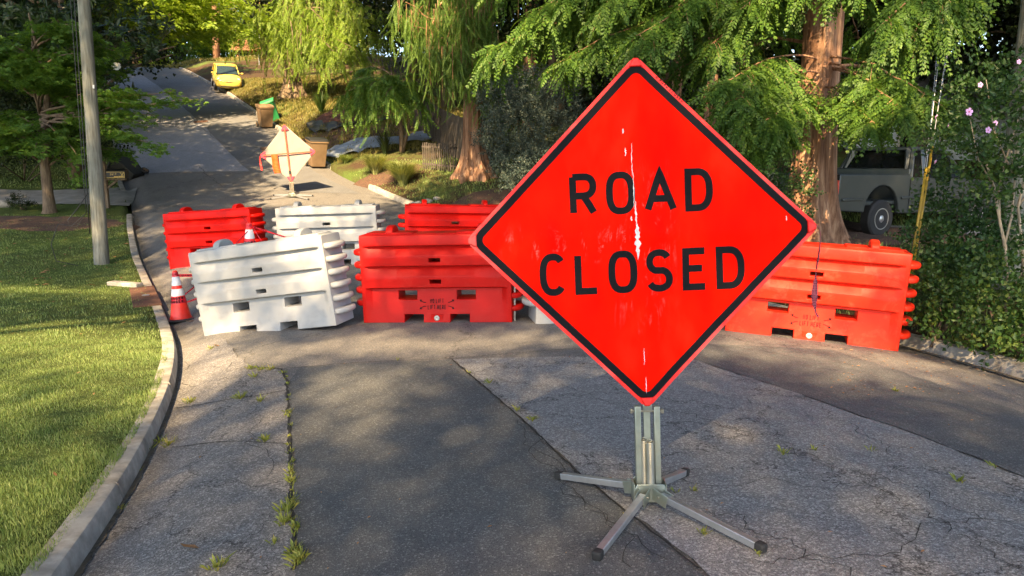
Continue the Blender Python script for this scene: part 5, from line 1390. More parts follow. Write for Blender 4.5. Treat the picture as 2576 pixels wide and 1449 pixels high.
shrub("blue_shrub", "blue-green spruce-like shrub behind the left edge of the big sign", "shrub", b, cl_px([(1270, 250, 19.5, .75, 1, .8), (1340, 235, 19, .8, 1, .7), (1400, 270, 19, .7, 1, .8), (1310, 320, 19, .9, 1, .8), (1380, 340, 18.6, .8, 1, .8), (1250, 350, 19.4, .6, 1, .9), (1290, 420, 18.6, .6, 1, .6), (1360, 420, 18.4, .7, 1, .6), (1300, 455, 18, .4, 1, .5)]), T_TWIG, M['leaf_blue'], 5.5, .62, 8)
b = at(2520, 705)
hib = shrub("hibiscus_bush", "tall flowering bush with pink blossoms and pale stems at the right edge", "bush", b,
    cl_px([(2440, 260, 8.3, .34, 1, .8), (2510, 230, 8.3, .42, 1, .9), (2560, 290, 8.0, .40, 1, 1), (2460, 340, 8.1, .42, 1, .8), (2530, 380, 7.9, .45, 1, .8), (2400, 310, 8.4, .25, 1, .7), (2420, 400, 8.2, .36, 1, .7), (2490, 440, 8.0, .38, 1, .7), (2575, 420, 7.8, .36, 1, .8), (2600, 200, 8.2, .4, 1, 1), (2470, 190, 8.6, .25, 1, .8), (2640, 330, 8, .5, 1, 1), (2420, 190, 8.8, .18, 1, .7)]), T_TWIG, M['leaf_shrub'], 3.0, .85, 0, hole=.5)
g = G(); B = Vector(b)
for pts_, r in (([(2532, 712), (2528, 620), (2515, 560), (2500, 470), (2470, 380)], .020), ([(2528, 610), (2545, 540), (2552, 450), (2540, 350)], .014), ([(2515, 560), (2512, 470), (2530, 400), (2560, 300)], .012), ([(2575, 705), (2570, 610), (2560, 520), (2575, 460), (2590, 330)], .018), ([(2500, 470), (2460, 400), (2440, 300)], .009), ([(2552, 450), (2500, 330), (2480, 200)], .009), ([(2560, 520), (2610, 450), (2600, 250)], .012)):
    g.tube([pt(u, v, 8.15-.0003*(712-v)) for u, v in pts_], list(np.linspace(r, r*.55, len(pts_))), 8)
g.build("stems", M['bark_pale'], hib, smooth=True, off=hib.location)
for (u, v, r, D) in ((2465, 213, .030, 7.9), (2437, 281, .042, 7.75), (2485, 327, .034, 7.7), (2503, 309, .026, 7.75), (2562, 155, .026, 7.7)):
    flower(hib, pt(u, v, D), r, M['petal_p'], M['eye'], 5, (.1, -1, .1), cup=.25)
for (u, v) in ((2352, 300), (2383, 320), (2350, 412)):
    p = pt(u, v, 8.6); g = G(); g.tube([p, p+Vector((.006, -.01, .03)), p+Vector((.012, -.015, .05))], [.004, .013, .004], 8); g.build("flower_bud", M['petal_p'], hib, smooth=True, off=hib.location)
LOW = "low shrubs along the right kerb"
for i, (u, v, lst, T, leaf, lb) in enumerate([
    (2330, 800, [(2330, 620, 8.9, .38, 1, .8), (2380, 560, 9, .42, 1, .8), (2420, 640, 8.6, .4, 1, .8), (2350, 700, 8.6, .36, 1, .7), (2400, 480, 9.2, .38, 1, .7)], T_TWIG, M['leaf_shrub'], "dark leafy shrub right of the faded barrier's upper corner"),
    (2350, 850, [(2340, 780, 8.3, .30, 1, .7), (2400, 740, 8.2, .36, 1, .7), (2320, 720, 8.5, .26, 1, .8), (2400, 820, 7.9, .28, 1, .6)], T_TWIG, M['leaf_low'], "low shrub just beyond the faded barrier's right end"),
    (2470, 880, [(2460, 800, 7.8, .34, 1, .7), (2510, 740, 7.8, .38, 1, .7), (2470, 860, 7.5, .26, 1, .5), (2540, 820, 7.4, .3, 1, .6)], T_TWIG, M['leaf_low'], "bright leafy shrub spilling over the right kerb"),
    (2560, 890, [(2560, 860, 7.2, .26, 1, .6), (2610, 800, 7.3, .4, 1, .8), (2590, 720, 7.6, .42, 1, .8), (2640, 880, 7, .3, 1, .6)], T_TWIG, M['leaf_low'], "low shrub in the right corner above the kerb"),
    (2450, 700, [(2450, 660, 8.5, .4, 1, .7), (2500, 600, 8.8, .35, 1, .8), (2560, 640, 8.4, .35, 1, .8), (2450, 560, 9, .35, 1, .8)], T_TWIG, M['leaf_shrub'], "dark shrub below the flowering bush")]):
    b = at(u, v); shrub("low_shrub", lb, "shrub", b, cl_px(lst), T, leaf, 4.0, .85, 5, hole=.3, group=LOW)
b = at(1960, 560); shrub("dark_shrub", "dark shrub at the left foot of the big red trunk", "shrub", b, cl_px([(1920, 500, 12.6, .45, 1, .7), (1990, 470, 12.4, .4, 1, .6), (1960, 560, 12.2, .5, 1, .5), (1860, 470, 13, .5, 1, .8), (1800, 420, 13.5, .5, 1, .8)]), T_TWIG, M['leaf_shrub'], 4, .9, 5)
b = at(230, 395); shrub("hedge_shrub", "dark shrub behind the small maple by the driveway", "shrub", at(60, 455), cl_px([(20, 300, 22, 1.3, 1, .8), (120, 330, 22, 1.1, 1, .8), (-60, 330, 22, 1.5, 1, .9), (230, 340, 22, .8, 1, .7)]), T_TWIG, M['leaf_dark'], 3, 1.4, 5)
b = at(55, 528); shrub("tuft_shrub", "small dark tuft beside the driveway at far left", "shrub", b, [(b.x, b.y, b.z+.15, .28, .2, .2)], T_TWIG, M['leaf_dark'], 9, .6, 3)
b = at(205, 470); shrub("leafy_sapling", "thin leafy sapling beside the maple's trunk", "sapling", b, cl_px([(215, 440, 19.3, .3, 1, .8), (200, 450, 19.2, .25, 1, .8), (185, 400, 19.3, .3, 1, .9)]), T_MAPLE, M['leaf_maple'], 3, .8, 3)

def grass_clump(name, label, b, r, hh, n, mat, wd=.012, up=.5):
    t = thing(name, label, "grass clump", b); V = []; F = []
    for i in range(n):
        a = RNG.uniform(0, 6.28); rr = r*RNG.uniform(.35, 1); H_ = hh*RNG.uniform(.6, 1.1); o = RNG.uniform(0, .12)*r; d = np.array([math.cos(a), math.sin(a), 0]); s = np.array([-d[1], d[0], 0])*wd/2
        pr = None
        for k in range(5):
            u = k/4; p = d*(o+rr*u**1.5)+np.array([0, 0, H_*(1.35*u-up*u**3)-.03]); w_ = s*(1-u*.85); V += [p-w_, p+w_]
            if k: j = len(V); F.append((j-4, j-3, j-1, j-2))
    raw_mesh("blades", V, np.array(F), mat, t); return t
grass_clump("fountain_grass", "arching pale fountain grass nearest the kerb, in front of the picket fence", at(1013, 466), .85, .85, 1500, M['fountain'], .020)
grass_clump("fountain_grass", "second fountain grass clump, left of the first", at(945, 440), .75, .8, 1200, M['fountain'], .020)
grass_clump("iris_clump", "upright sword-leaved clump on the sunny bank", at(808, 284), .55, .8, 160, M['leaf_low'], .05, .15)
grass_clump("iris_clump", "sword-leaved plant in front of the white sheeting", at(968, 392), .45, .75, 130, M['leaf_dark'], .04, .2)
grass_clump("grass_tuft", "green tuft by the big tan bin", at(870, 410), .6, .4, 400, M['blade'], .014)
# ------------------------------------------------------------ poles, wires
M['bark_tan'] = M['bark_grey']
b = at(255, 664); t = thing("utility_pole", "weathered grey wooden utility pole standing on the left lawn", "utility pole", b)
top = pt(198, -180, 13.8)-b; n = 30; g = G()
g.tube([Vector((0, 0, -.3)).lerp(top, i/24) for i in range(25)], [.142-.0018*i+random.gauss(0, .0007) for i in range(25)], 28); g.build("shaft", M['wood_pole'], t, smooth=True)
g = G(); g.box(top*.54+Vector((.12, -.07, 0)), (.035, .02, .07)); g.build("tag_plate", M['galv'], t, bevel=.004)
for k, (r_, o_) in enumerate(((.010, -.155), (.007, -.185))):
    g = G(); g.tube([Vector((o_*(1 if k == 0 else .9), -.03-.03*k, .6 if k == 0 else 1.0)).lerp(top+Vector((o_-.05*k, -.03, 0)), i/10) for i in range(11)], r_, 6); g.build("cable", M['black'], t, smooth=True)
g = G(); g.tube([top*.22+Vector((-.14, -.05, 0)), top*.17+Vector((-.30, -.2, 0)), top*.14+Vector((-.42, -.3, 0)), top*.12+Vector((-.36, -.35, 0)), top*.16+Vector((-.15, -.15, 0)), top*.12+Vector((-.25, -.3, 0)), top*.13+Vector((-.55, -.4, 0)), top*.07+Vector((-.68, -.45, 0)), Vector((-.6, -.45, .12)), Vector((-.2, -.45, .03))], .008, 6)
g.build("wire_coil", M['black'], t, smooth=True)
p0 = pt(2558, 420, 9.2); b = Vector((p0.x, p0.y, h(p0.x, p0.y))); t = thing("utility_pole", "grey wooden utility pole at the right edge, partly hidden by the flowering bush", "utility pole", b)
g = G(); g.tube([(0, 0, -.2+.42*i) for i in range(24)], [.165-.0012*i for i in range(24)], 28); g.build("shaft", M['wood_pole'], t, smooth=True)
M['yellow'] = plain("yellow guy guard plastic", (.36, .24, .02), .5, var=.2, vs=9, dirt=(.16, .12, .03), dirt_amt=.7)
for i, (u0, v0, u1, v1, D, lb, gv) in enumerate(((2440, -160, 2290, 640, 9.6, "steel guy wire in a long yellow guard leaning from the right pole to the ground", (366, 560)), (2418, -160, 2283, 650, 9.8, "second guy wire, in a duller yellow guard just behind the first", (420, 640)), (2405, -150, 2335, 330, 9.7, "thin bare guy wire left of the right pole", None), (2402, -100, 2345, 300, 9.5, "thin bare guy wire closest beside the thicker one", None))):
    if i < 2:
        tp = Vector((b.x, b.y, b.z+6.8)); e = pt(u1, v1, 8.9); e.z = h(e.x, e.y)
        a = pt(2440-22*i, 0, 8.6)
        d = (a-e).normalized(); tp = e+d*8.5
    else:
        a = pt(u0, v0, D); e = pt(u1, v1, D+.3); tp = a
    w_ = thing("guy_wire", lb, "guy wire", e, None, "guy wires of the right pole"); g = G()
    if i < 2:
        ug = 2345-9*i if i == 0 else 2330; yt = pt(ug, gv[0], 8.7); 
        g.tube([Vector((0, 0, -.05)), yt-e, pt(2392+28*(1-i), -140, 8.5)-e], .0055, 6); g.build("cable", M['galv'], w_, smooth=True)
        g = G(); g.tube([Vector((0, 0, .02)), (yt-e)*.5+Vector((.0, 0, 0)), yt-e], [.017, .016, .015], 10); g.build("guard", M['yellow'] if i == 0 else M['yellow_d'] if 'yellow_d' in M else M['yellow'], w_, smooth=True)
    else:
        e2 = pt(2335 if i == 2 else 2350, 420, 9.7); e2.z = e2.z; g.tube([pt(2295 if i == 2 else 2300, 640, 9.7)-e, pt(2338 if i == 2 else 2350, 330, 9.6)-e, pt(u0+(20 if i == 3 else -22), v0, 9.5)-e], .0040, 6); g.build("cable", M['galv'], w_, smooth=True)

# ------------------------------------------------------------ wheeled bins, mailbox
M['bin_tan'] = plain("tan bin plastic", (.20, .13, .07), .55, var=.12, dirt=(.2, .14, .08), dirt_amt=.5); M['bin_green'] = plain("bright green bin plastic", (.03, .27, .09), .5, var=.1)
M['bin_black'] = plain("dark bin plastic", (.020, .021, .022), .5, var=.2)
def slope_rot(x, y, yaw, k=1.0):
    e = .4; nx = -(h(x+e, y)-h(x-e, y))/(2*e)*k; ny = -(h(x, y+e)-h(x, y-e))/(2*e)*k; n = Vector((nx, ny, 1)).normalized()
    f = Vector((math.cos(yaw), math.sin(yaw), 0)); f = (f-n*f.dot(n)).normalized(); s = n.cross(f)
    return Matrix((f, s, n)).transposed()
def make_bin(p, yaw, mat, lidmat, label, rot=None, lid_open=0):
    t = thing("wheeled_bin", label, "bin", p, None, "wheeled household bins"); t.rotation_euler = rot or slope_rot(p.x, p.y, yaw).to_euler()
    g = G(); V = []
    for z, sx, sy in ((.06, .24, .25), (.1, .25, .27), (.90, .30, .35), (.93, .33, .38), (.98, .33, .38), (.98, .30, .35), (.90, .28, .33)):
        V += [(-sx, -sy, z), (sx, -sy, z), (sx, sy, z), (-sx, sy, z)]
    F = [(3, 2, 1, 0)]
    for i in range(6): F += [(4*i+k, 4*i+(k+1) % 4, 4*i+4+(k+1) % 4, 4*i+4+k) for k in range(4)]
    F.append((24, 25, 26, 27)); g.add(V, F); g.build("body", mat, t, bevel=.025, seg=3)
    g = G(); R = Matrix.Rotation(rad(-lid_open), 3, 'X')
    pl = [(-.38, .98), (-.36, 1.03), (-.1, 1.065), (.3, 1.06), (.37, 1.03), (.40, .985)]
    g.prism([(y, z) for y, z in pl], -.335, .335, 'x'); g.build("lid", lidmat, t, bevel=.012)
    g = G(); g.tube([(-.26, .38, .97), (-.26, .46, .99), (.26, .46, .99), (.26, .38, .97)], .018, 8); g.build("handle", mat, t, smooth=True)
    for s in (-1, 1):
        g = G(); Mx = Matrix.Translation((s*.30, .27, .13)) @ Matrix.Rotation(rad(90), 4, 'Y'); g.lathe([(.10, -.03), (.13, -.026), (.135, 0), (.13, .026), (.10, .03)], 24, Mx); w_ = g.build("wheel", M['rubber'], t, auto=40)
        g = G(); 
        for k in range(8):
            a = 6.2832*k/8; g.beam((s*.335, .27, .13), (s*.335, .27+.095*math.cos(a), .13+.095*math.sin(a)), .018, .012)
        g.build("spokes", M['bin_tan'], w_)
    return t
make_bin(at(668, 321), rad(35), M['bin_tan'], M['bin_tan'], "tan bin with brown lid at the kerb, in front of the green bin")
make_bin(at(690, 304)+Vector((0, .2, 0)), rad(15), M['bin_green'], M['bin_green'], "bright green bin behind a tan one")
make_bin(at(796, 421), rad(30), M['bin_tan'], M['bin_black'], "large tan bin with black lid right of the rear sign, spoked wheel showing")
p = at(325, 452); t = make_bin(p+Vector((.25, .1, -.02)), 0, M['bin_black'], M['bin_black'], "black bin tipped over on the left verge behind the mailbox", rot=Euler((rad(8), rad(-48), rad(-25))))
b = at(271, 523); t = thing("mailbox", "black mailbox numbered 2617 with gold ornament on a wooden post", "mailbox", b)
g = G(); g.box((0, 0, .6), (.10, .10, 1.25)); g.prism([(-.05, 1.225), (.05, 1.225), (0, 1.30)], -.05, .05, 'y'); g.build("post", M['bark_grey'], t, bevel=.006)
g = G(); g.box((.28, 0, .80), (.62, .07, .05)); g.beam((.04, 0, .55), (.35, 0, .79), .05); g.build("bracket", M['bark_grey'], t, bevel=.004)
g = G(); pr = [(-.12, .84), (.12, .84), (.12, 1.0)]+[(.12*math.cos(a), 1.0+.10*math.sin(a)) for a in np.linspace(.3, 2.84, 9)]+[(-.12, 1.0)]; g.prism(pr, .10, .62, 'x'); g.build("box", M['black'], t, bevel=.008)
M['gold'] = plain("tarnished gold trim", (.42, .30, .10), .4, .5, var=.3, vs=60)
g = G(); g.box((.36, -.124, 1.005), (.50, .008, .012)); g.box((.36, -.124, .85), (.50, .008, .012)); g.box((.615, -.124, .93), (.012, .008, .16)); g.box((.52, -.124, .88), (.14, .006, .03)); g.box((.38, -.124, .875), (.12, .006, .022))
for q in strip([(.50, .99), (.58, .90)], .016, 1): g.add([(v.x, -.1265, v.y) for v in q], [(0, 1, 2, 3)])
for q in strip([(.52, .90), (.60, .99)], .016, 1): g.add([(v.x, -.1268, v.y) for v in q], [(0, 1, 2, 3)])
g.build("ornament", M['gold'], t)
g = G(); add_text(g, "2617", .30, .92, .036, .055, .010, .012, lambda a, b_, off=0: Vector((a, -.1225-off, b_))); g.build("number", M['gold'], t)
g = G(); g.box((.62, .0, .95), (.012, .2, .2)); g.build("door", M['black'], t, bevel=.004)

# ------------------------------------------------------------ pickup
M['truck'] = plain("grey green truck paint", (.058, .070, .073), .28, .35, var=.04, dirt=(.1, .1, .09), dirt_amt=.3); M['glass'] = plain("dark tinted glass", (.008, .009, .01), .08, var=.05); M['chrome'] = plain("silver wheel", (.55, .55, .56), .3, .8, var=.1)
p = at(2207, 597); yaw = rad(28)
t = thing("pickup_truck", "grey pickup parked behind the big red trunk, bed and cab half hidden by branches", "pickup truck", p); t.rotation_euler = (rad(0), 0, yaw)
W = .87; off = Vector((0, .87, 0))   # origin under the visible rear wheel
def arch(cx, r, z0, n=12): return [(cx+r*math.cos(a), z0+r*math.sin(a)) for a in np.linspace(math.pi, 0, n)]
side = [(-1.25, .55), (-.50, .50)]+arch(0, .50, .50)[1:-1]+[(.50, .45), (2.55, .42)]+arch(3.1, .50, .50)[1:-1]+[(3.62, .5), (3.95, .5), (3.98, .80), (3.9, .98), (2.75, 1.10), (.82, 1.14), (.80, 1.20), (-1.24, 1.22)]
for y0, y1 in ((-.03, .05), (1.69, 1.77)):
    g = G(); g.prism(side, y0, y1, 'y'); g.build("body_side", M['truck'], t, bevel=.02, seg=3)
g = G(); g.box((-.25, .87, .66), (1.95, 1.66, .08)); g.box((.76, .87, .9), (.06, 1.66, .55)); g.box((-1.22, .87, .9), (.06, 1.62, .60)); g.box((2.3, .87, .62), (3.0, 1.64, .30)); g.box((3.3, .87, .92), (1.2, 1.62, .18)); g.build("bed_and_floor", M['truck'], t, bevel=.02)
def cabpt(x, y, z): return (x, y, z)
g = G(); lo = [(.83, .02), (2.75, .02), (2.75, 1.72), (.83, 1.72)]; hi = [(1.08, .17), (2.05, .17), (2.05, 1.57), (1.08, 1.57)]
V = [(x, y, 1.12) for x, y in lo]+[(x, y, 1.66) for x, y in hi]; g.add(V, [(3, 2, 1, 0), (4, 5, 6, 7)]+[(i, (i+1) % 4, 4+(i+1) % 4, 4+i) for i in range(4)]); g.build("cab_windows", M['glass'], t)
g = G(); g.box((1.56, .87, 1.70), (1.06, 1.46, .075)); 
for s, yl, yh in ((0, .02, .17), (1, 1.72, 1.57)):
    g.beam((.86, yl, 1.12), (1.09, yh, 1.68), .09, .07); g.beam((1.30, yl, 1.12), (1.38, yh, 1.68), .10, .04); g.beam((2.72, yl, 1.10), (2.06, yh, 1.68), .06, .06)
g.box((.85, .87, 1.20), (.08, 1.72, .22)); g.beam((.93, .14, 1.1), (1.09, .26, 1.70), .12, .16); g.beam((.93, 1.6, 1.1), (1.09, 1.48, 1.70), .12, .16); g.build("roof_and_pillars", M['truck'], t, bevel=.02, seg=3)
for bx_, bl_ in ((-.85, .60), (1.5, 1.9)): g = G(); g.box((bx_, -.045, .75), (bl_, .03, .05)); g.build("side_moulding", M['truck'], t, bevel=.01)
g = G(); g.box((.80, -.036, .8), (.008, .01, .66)); g.box((1.25, -.036, .78), (.008, .01, .66)); g.build("door_seam", M['black'], t)
g = G(); g.box((-1.27, .87, .52), (.14, 1.7, .18)); g.build("rear_bumper", M['galv'], t, bevel=.02)
for yy in (.03, 1.71):
    g = G(); g.box((-1.26, yy, .98), (.04, .12, .26)); g.build("tail_light", M['spar'], t, bevel=.01)
for x in (0, 3.1):
    for y in (.06, 1.68):
        g = G(); Mx = Matrix.Translation((x, y, .36)) @ Matrix.Rotation(rad(90), 4, 'X'); g.lathe([(.2, -.11), (.33, -.11), (.365, -.08), (.37, 0), (.365, .08), (.33, .11), (.2, .11)], 32, Mx); w_ = g.build("wheel", M['rubber'], t, auto=40)
        s = -1 if y < 1 else 1; g = G()
        Mr = Matrix.Translation((x, y+s*.085, .36)) @ Matrix.Rotation(rad(90), 4, 'X'); g.lathe([(.205, -.012), (.215, .0), (.205, .03), (.19, .03), (.18, 0)], 30, Mr)
        for k in range(5):
            a = 6.2832*k/5+.3; g.beam((x, y+s*.105, .36), (x+.19*math.cos(a), y+s*.09, .36+.19*math.sin(a)), .075, .02, (0, 1, 0))
        g.lathe([(.06, -.02), (.06, .03), (.03, .04)], 16, Mr); g.build("rim", M['chrome'], w_, auto=40)

# ------------------------------------------------------------ small yellow car
M['car'] = plain("yellow car paint", (.56, .43, .09), .25, var=.03); M['carglass'] = plain("windscreen glass", (.02, .035, .035), .08, var=.1)
p = at(577, 231); yaw = math.atan2(-.87, .40)
t = thing("parked_car", "small yellow hatchback parked facing downhill at the right kerb", "car", p); p1 = p-Vector((math.cos(yaw), math.sin(yaw), 0))*3; t.rotation_euler = Euler((0, math.atan2(h(p1.x, p1.y)-p.z, 3.0), yaw))
def loft(g, st, n=20, e=3.2):
    V = []; 
    for (x, hw, z0, z1) in st:
        cz, hz = (z0+z1)/2, (z1-z0)/2
        for k in range(n): a = 6.2832*(k+.5)/n; c_, s_ = math.cos(a), math.sin(a); V.append((x, hw*math.copysign(abs(c_)**(2/e), c_), cz+hz*math.copysign(abs(s_)**(2/e), s_)))
    F = []
    for i in range(len(st)-1): F += [(i*n+k, i*n+(k+1) % n, (i+1)*n+(k+1) % n, (i+1)*n+k) for k in range(n)]
    F += [tuple(range(n)), tuple(range(len(V)-1, len(V)-n-1, -1))]; g.add(V, F)
g = G(); ox = -.05
loft(g, [(.02, .40, .40, .62), (-.02, .60, .26, .72), (-.12, .72, .20, .80), (-.35, .79, .18, .90), (-.8, .81, .18, .98), (-1.5, .815, .18, 1.0), (-2.4, .81, .18, 1.0), (-3.1, .78, .20, 1.0), (-3.42, .70, .26, .95), (-3.52, .55, .35, .85)])
g.build("body", M['car'], t, auto=50)
g = G(); loft(g, [(-.78, .66, .90, 1.02), (-1.0, .68, .9, 1.16), (-1.35, .645, .9, 1.38), (-1.6, .61, .9, 1.45), (-2.3, .60, .9, 1.47), (-3.0, .62, .9, 1.36), (-3.35, .62, .9, 1.05)], 20, 4); g.build("windows", M['carglass'], t, auto=50)
g = G(); loft(g, [(-1.50, .55, 1.40, 1.47), (-1.7, .585, 1.40, 1.497), (-2.3, .59, 1.40, 1.515), (-2.9, .57, 1.36, 1.45), (-3.1, .5, 1.33, 1.38)], 16, 3); 
for s in (-1, 1): g.beam((-.80, s*.665, 1.0), (-1.55, s*.57, 1.46), .055, .05); g.beam((-2.2, s*.68, 1.0), (-2.15, s*.60, 1.46), .07, .04); g.beam((-3.3, s*.66, 1.0), (-2.95, s*.57, 1.42), .16, .05)
g.build("roof_and_pillars", M['car'], t, auto=40)
M['lamp'] = plain("headlamp glass", (.45, .55, .50), .1, var=.2)
for s in (-1, 1):
    g = G(); g.lathe([(.115, -.04), (.115, .0), (.08, .03), (.03, .04)], 20, Matrix.Translation((-.155, s*.555, .70)) @ Matrix.Rotation(rad(70), 4, 'Y')); g.build("headlamp", M['lamp'], t, smooth=True)
    g = G(); g.lathe([(.05, -.03), (.05, .0), (.03, .02)], 16, Matrix.Translation((-.05, s*.56, .50)) @ Matrix.Rotation(rad(85), 4, 'Y')); g.build("fog_lamp", M['lamp'], t, smooth=True)
    g = G(); g.box((-.95, s*.86, 1.03), (.09, .16, .10)); g.build("wing_mirror", M['car'], t, bevel=.03, seg=3)
    for x in (-.62, -2.92):
        g = G(); Mx = Matrix.Translation((x, s*.74, .29)) @ Matrix.Rotation(rad(90), 4, 'X'); g.lathe([(.2, -.085), (.28, -.085), (.29, 0), (.28, .085), (.2, .085)], 24, Mx); w_ = g.build("wheel", M['rubber'], t, auto=40)
        g = G(); g.lathe([(.19, -.01), (.19, .01), (.05, .015)], 20, Matrix.Translation((x, s*.83, .29)) @ Matrix.Rotation(rad(90), 4, 'X')); g.build("rim", M['chrome'], w_, auto=40)
g = G(); g.prism([(-.52, .34), (.52, .34), (.47, .27), (-.47, .27)], .010, .035, 'x'); g.build("lower_grille", M['black'], t, bevel=.01)
g = G(); g.box((.005, 0, .565), (.05, .40, .022)); g.box((.02, 0, .61), (.03, .5, .010)); g.build("nose_slot", M['black'], t, bevel=.005)
g = G(); g.box((.035, 0, .60), (.02, .16, .03)); g.box((.03, -.25, .605), (.015, .24, .010)); g.box((.03, .25, .605), (.015, .24, .010)); g.build("trim", M['chrome'], t, bevel=.004)

# ------------------------------------------------------------ fences, houses, sheeting, debris
M['fence'] = plain("grey brown fence wood", (.075, .062, .052), .85, var=.25, vs=12)
def fence(name, label, pts, hgt, slat, gap, mat, rails=(.2, .85)):
    t = thing(name, label, "fence", pts[0]); g = G()
    segs = list(zip(pts[:-1], pts[1:]))
    for a, b_ in segs:
        L = (Vector(b_)-Vector(a)).length; n = int(L/(slat+gap))
        for i in range(n):
            q = Vector(a).lerp(Vector(b_), (i+.5)/n); z = h(q.x, q.y); g.box((q.x+random.gauss(0, .004), q.y, z+hgt/2), (slat, .02, hgt+random.gauss(0, .02)), Matrix.Rotation(math.atan2(b_[1]-a[1], b_[0]-a[0]), 3, 'Z'))
    g.build("slats", mat, t, off=t.location)
    for r in rails:
        g = G()
        for a, b_ in segs:
            n = 6
            for i in range(n):
                p_ = Vector(a).lerp(Vector(b_), i/n); q = Vector(a).lerp(Vector(b_), (i+1)/n); p_.z = h(p_.x, p_.y)+hgt*r; q.z = h(q.x, q.y)+hgt*r; p_.y += .03; q.y += .03; g.beam(p_, q, .03, .06)
        g.build("rail", mat, t, off=t.location)
a = pt(1170, 350, 24.5); b_ = pt(1040, 300, 31); c_ = pt(1235, 345, 23.8)
fence("slat_fence", "tall grey vertical-slat fence behind the weeping conifer", [Vector((v.x, v.y, h(v.x, v.y))) for v in (c_, a, b_)], 1.45, .07, .035, M['fence'])
fence("picket_fence", "low dark picket fence right of the fountain grass", [at(1062, 425), at(1130, 432), at(1150, 430)], .85, .035, .05, M['fence'])
M['siding'] = plain("pale blue white siding", (.42, .47, .52), .7, var=.06); M['shingle'] = plain("grey roof shingle", (.22, .23, .25), .85, var=.2, vs=20); M['brick'] = plain("reddish brown siding", (.34, .15, .08), .8, var=.25, vs=4)
def house(name, label, x, y, z, sx, sy, hw, hr, wall, roof, yaw=0):
    t = thing(name, label, "house", (x, y, z)); t.rotation_euler = (0, 0, yaw)
    g = G(); g.box((0, 0, hw/2-.4), (sx, sy, hw+.8)); g.prism([(-sy/2, hw), (sy/2, hw), (0, hw+hr-.1)], -sx/2, sx/2, 'x'); g.build("wall", wall, t)
    g = G(); o = .5
    for s in (-1, 1):
        g.add([(-sx/2-o, s*(sy/2+o), hw-o*hr/(sy/2)), (sx/2+o, s*(sy/2+o), hw-o*hr/(sy/2)), (sx/2+o, 0, hw+hr), (-sx/2-o, 0, hw+hr), (-sx/2-o, s*(sy/2+o), hw-o*hr/(sy/2)+.15), (sx/2+o, s*(sy/2+o), hw-o*hr/(sy/2)+.15), (sx/2+o, 0, hw+hr+.15), (-sx/2-o, 0, hw+hr+.15)],
              [(0, 1, 2, 3), (4, 5, 6, 7), (0, 1, 5, 4), (1, 2, 6, 5), (2, 3, 7, 6), (3, 0, 4, 7)])
    g.build("roof", roof, t)
    for k in range(3):
        xx = -sx/2+sx*(k+.5)/3; g = G(); g.box((xx, -sy/2-.02, hw*.55), (1.1, .06, 1.3)); f = g.build("window", M['conc_l'], t); g = G(); g.box((xx, -sy/2-.055, hw*.55), (.95, .02, 1.15)); g.build("pane", M['glass'], f)
house("house", "house with a long grey roof beyond the pickup, seen under the branches", 17.5, 28.0, .8, 11, 7, 2.5, 1.9, M['siding'], M['shingle'], rad(-8))
house("house", "pale house glimpsed through leaves above the blue-green shrub", 1.0, 44, 2.6, 8, 6, 3.8, 1.8, M['siding'], M['shingle'], rad(10))
house("shed", "reddish brown outbuilding glimpsed right of the sign's upper edge", 8.6, 33.5, 1.6, 5, 4, 2.4, 1.3, M['brick'], M['shingle'], rad(5))
house("house", "small dark red outbuilding at the crest just beyond the road's end", -25.5, 79, 10.3, 4.5, 4, 2.2, 1.0, M['brick'], M['brick'], rad(8))

M['sheet'] = plain("white plastic sheeting", (.25, .29, .34), .5, var=.1, vs=2, bmp=.5, bs=12)
def sheet_cloth(name, label, top, bot, mat, amp=.06, cat="tarp", n=60):
    A = [at(u, v) for u, v in top]; B = [at(u, v) for u, v in bot]; t0 = A[0]; V = []; F = []
    def pl(P, t): k = min(int(t*(len(P)-1)), len(P)-2); return P[k].lerp(P[k+1], t*(len(P)-1)-k)
    m = 14
    for i in range(n+1):
        a, b_ = pl(A, i/n), pl(B, i/n)
        for j in range(m+1):
            q = a.lerp(b_, j/m); z = h(q.x, q.y)+.04+amp*abs(math.sin(i*.31+math.sin(j*.6)*1.5)+.5*math.sin(j*1.1+i*.17))+random.uniform(0, amp*.12)
            V.append((q.x-t0.x, q.y-t0.y, z-t0.z))
    for i in range(n):
        for j in range(m): F.append((i*(m+1)+j, i*(m+1)+j+1, (i+1)*(m+1)+j+1, (i+1)*(m+1)+j))
    o = raw_mesh(name, V, F, mat, None, True); o.location = t0; o.modifiers.new("thickness", 'SOLIDIFY').thickness = .006; return tag(o, label, cat)
sheet_cloth("plastic_sheeting", "long crumpled white plastic sheeting lying on the ground right of the tan bin", [(815, 392), (850, 372), (900, 353), (950, 347), (1000, 352), (1050, 340), (1100, 338), (1140, 345)], [(820, 402), (870, 396), (905, 386), (940, 377), (1000, 366), (1050, 358), (1100, 356), (1140, 358)], M['sheet'], .09)
sheet_cloth("black_plastic", "shiny dark plastic sheet crumpled at the left end of the mulch", [(770, 318), (800, 308), (850, 312)], [(780, 336), (810, 338), (850, 330)], M['bin_black'], .10, "tarp", 24)
sheet_cloth("black_plastic", "thin dark plastic edging winding behind the mulch pile", [(850, 322), (900, 312), (950, 302), (1000, 295)], [(850, 328), (900, 318), (950, 308), (1000, 301)], M['bin_black'], .08, "tarp", 40)
M['pile'] = plain("red brown leaf litter", (.10, .042, .028), .95, var=.6, vs=9, bmp=1, bs=14, dirt=(.08, .04, .03), dirt_amt=.9)
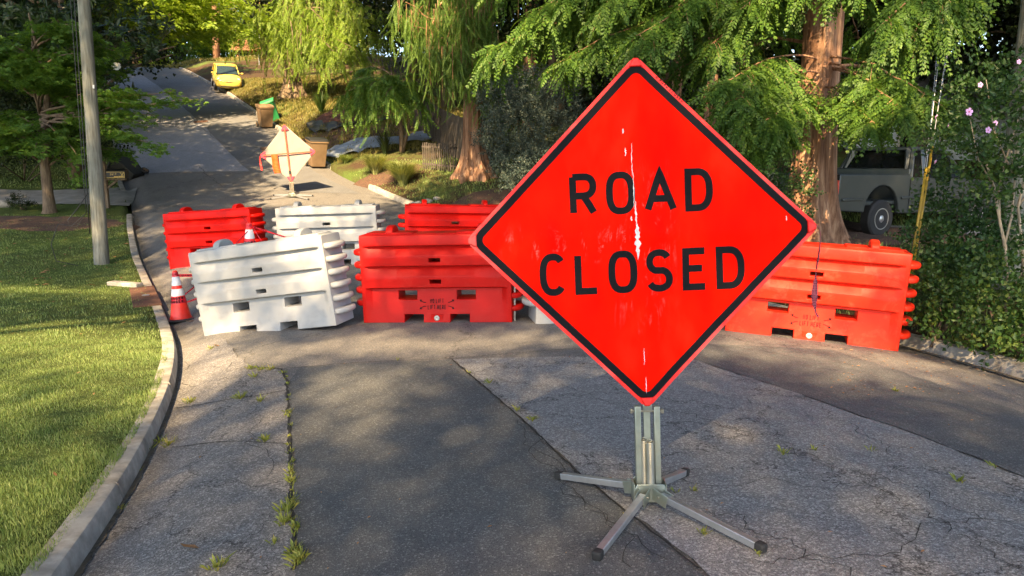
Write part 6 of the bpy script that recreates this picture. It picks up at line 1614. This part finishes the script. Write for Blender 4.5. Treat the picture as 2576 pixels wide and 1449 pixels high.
def pile(name, label, c, rx, ry, hz, mat, cat):
    c = Vector(c); V = []; F = []; n = 40; m = 14; r = random.Random(7)
    for j in range(m+1):
        for i in range(n):
            q = j/m; a = 6.2832*i/n; k = 1+.15*math.sin(3*a+1)+.08*math.sin(7*a); x, y = rx*q*k*math.cos(a), ry*q*k*math.sin(a)
            V.append((x, y, h(c.x+x, c.y+y)-c.z+hz*(1-q*q)**1.0*(1+.25*math.sin(x*6)*math.sin(y*5))+r.uniform(-.05, .07)*(q < .95)-.05*(q > .95)))
    for j in range(m):
        for i in range(n): F.append((j*n+i, (j+1)*n+i, (j+1)*n+(i+1) % n, j*n+(i+1) % n))
    o = raw_mesh(name, V, F, mat, None, False); o.location = c; return tag(o, label, cat)
pile("leaf_pile", "reddish brown heap of leaves and bark on the bank", at(895, 300), 2.0, .9, .55, M['pile'], "leaf pile")
def rock(p, s, lb, seed):
    r = random.Random(seed); g = G(); n = 9; V = []
    for j in range(6):
        th = math.pi*j/5
        for i in range(n): a = 6.2832*i/n; k = 1+r.uniform(-.16, .16); V.append((s*k*math.sin(th)*math.cos(a), s*.7*k*math.sin(th)*math.sin(a), s*.5*math.cos(th)*k+s*.25))
    F = [(j*n+i, (j+1)*n+i, (j+1)*n+(i+1) % n, j*n+(i+1) % n) for j in range(5) for i in range(n)]
    o = raw_mesh("rock", V, F, M['conc'], None, True); o.location = p; tag(o, lb, "rock")
rock(at(1075, 510), .16, "pale rock at the kerb left of the back red barrier", 1); rock(at(1098, 502), .12, "smaller pale rock beside the one at the kerb", 2); rock(at(1050, 512), .11, "third pale stone nearest the road edge", 3)
rock(at(8, 520), .25, "grey stone at the far left beside the driveway", 4); rock(at(245, 522), .14, "orange tinged stone between maple and pole", 5)
sg = at(653, 176)
g = G(); g.tube([(0, 0, 0), (0, 0, 2.0)], .035, 8); o = thing("street_sign", "slim grey sign post with small plate above the yellow car", "sign", pt(653, 186, 58)); 
o.location.z = h(o.location.x, o.location.y); g.build("post", M['galv'], o); g = G(); g.box((0, 0, 2.15), (.35, .03, .45)); g.build("plate", M['galv'], o, bevel=.01)
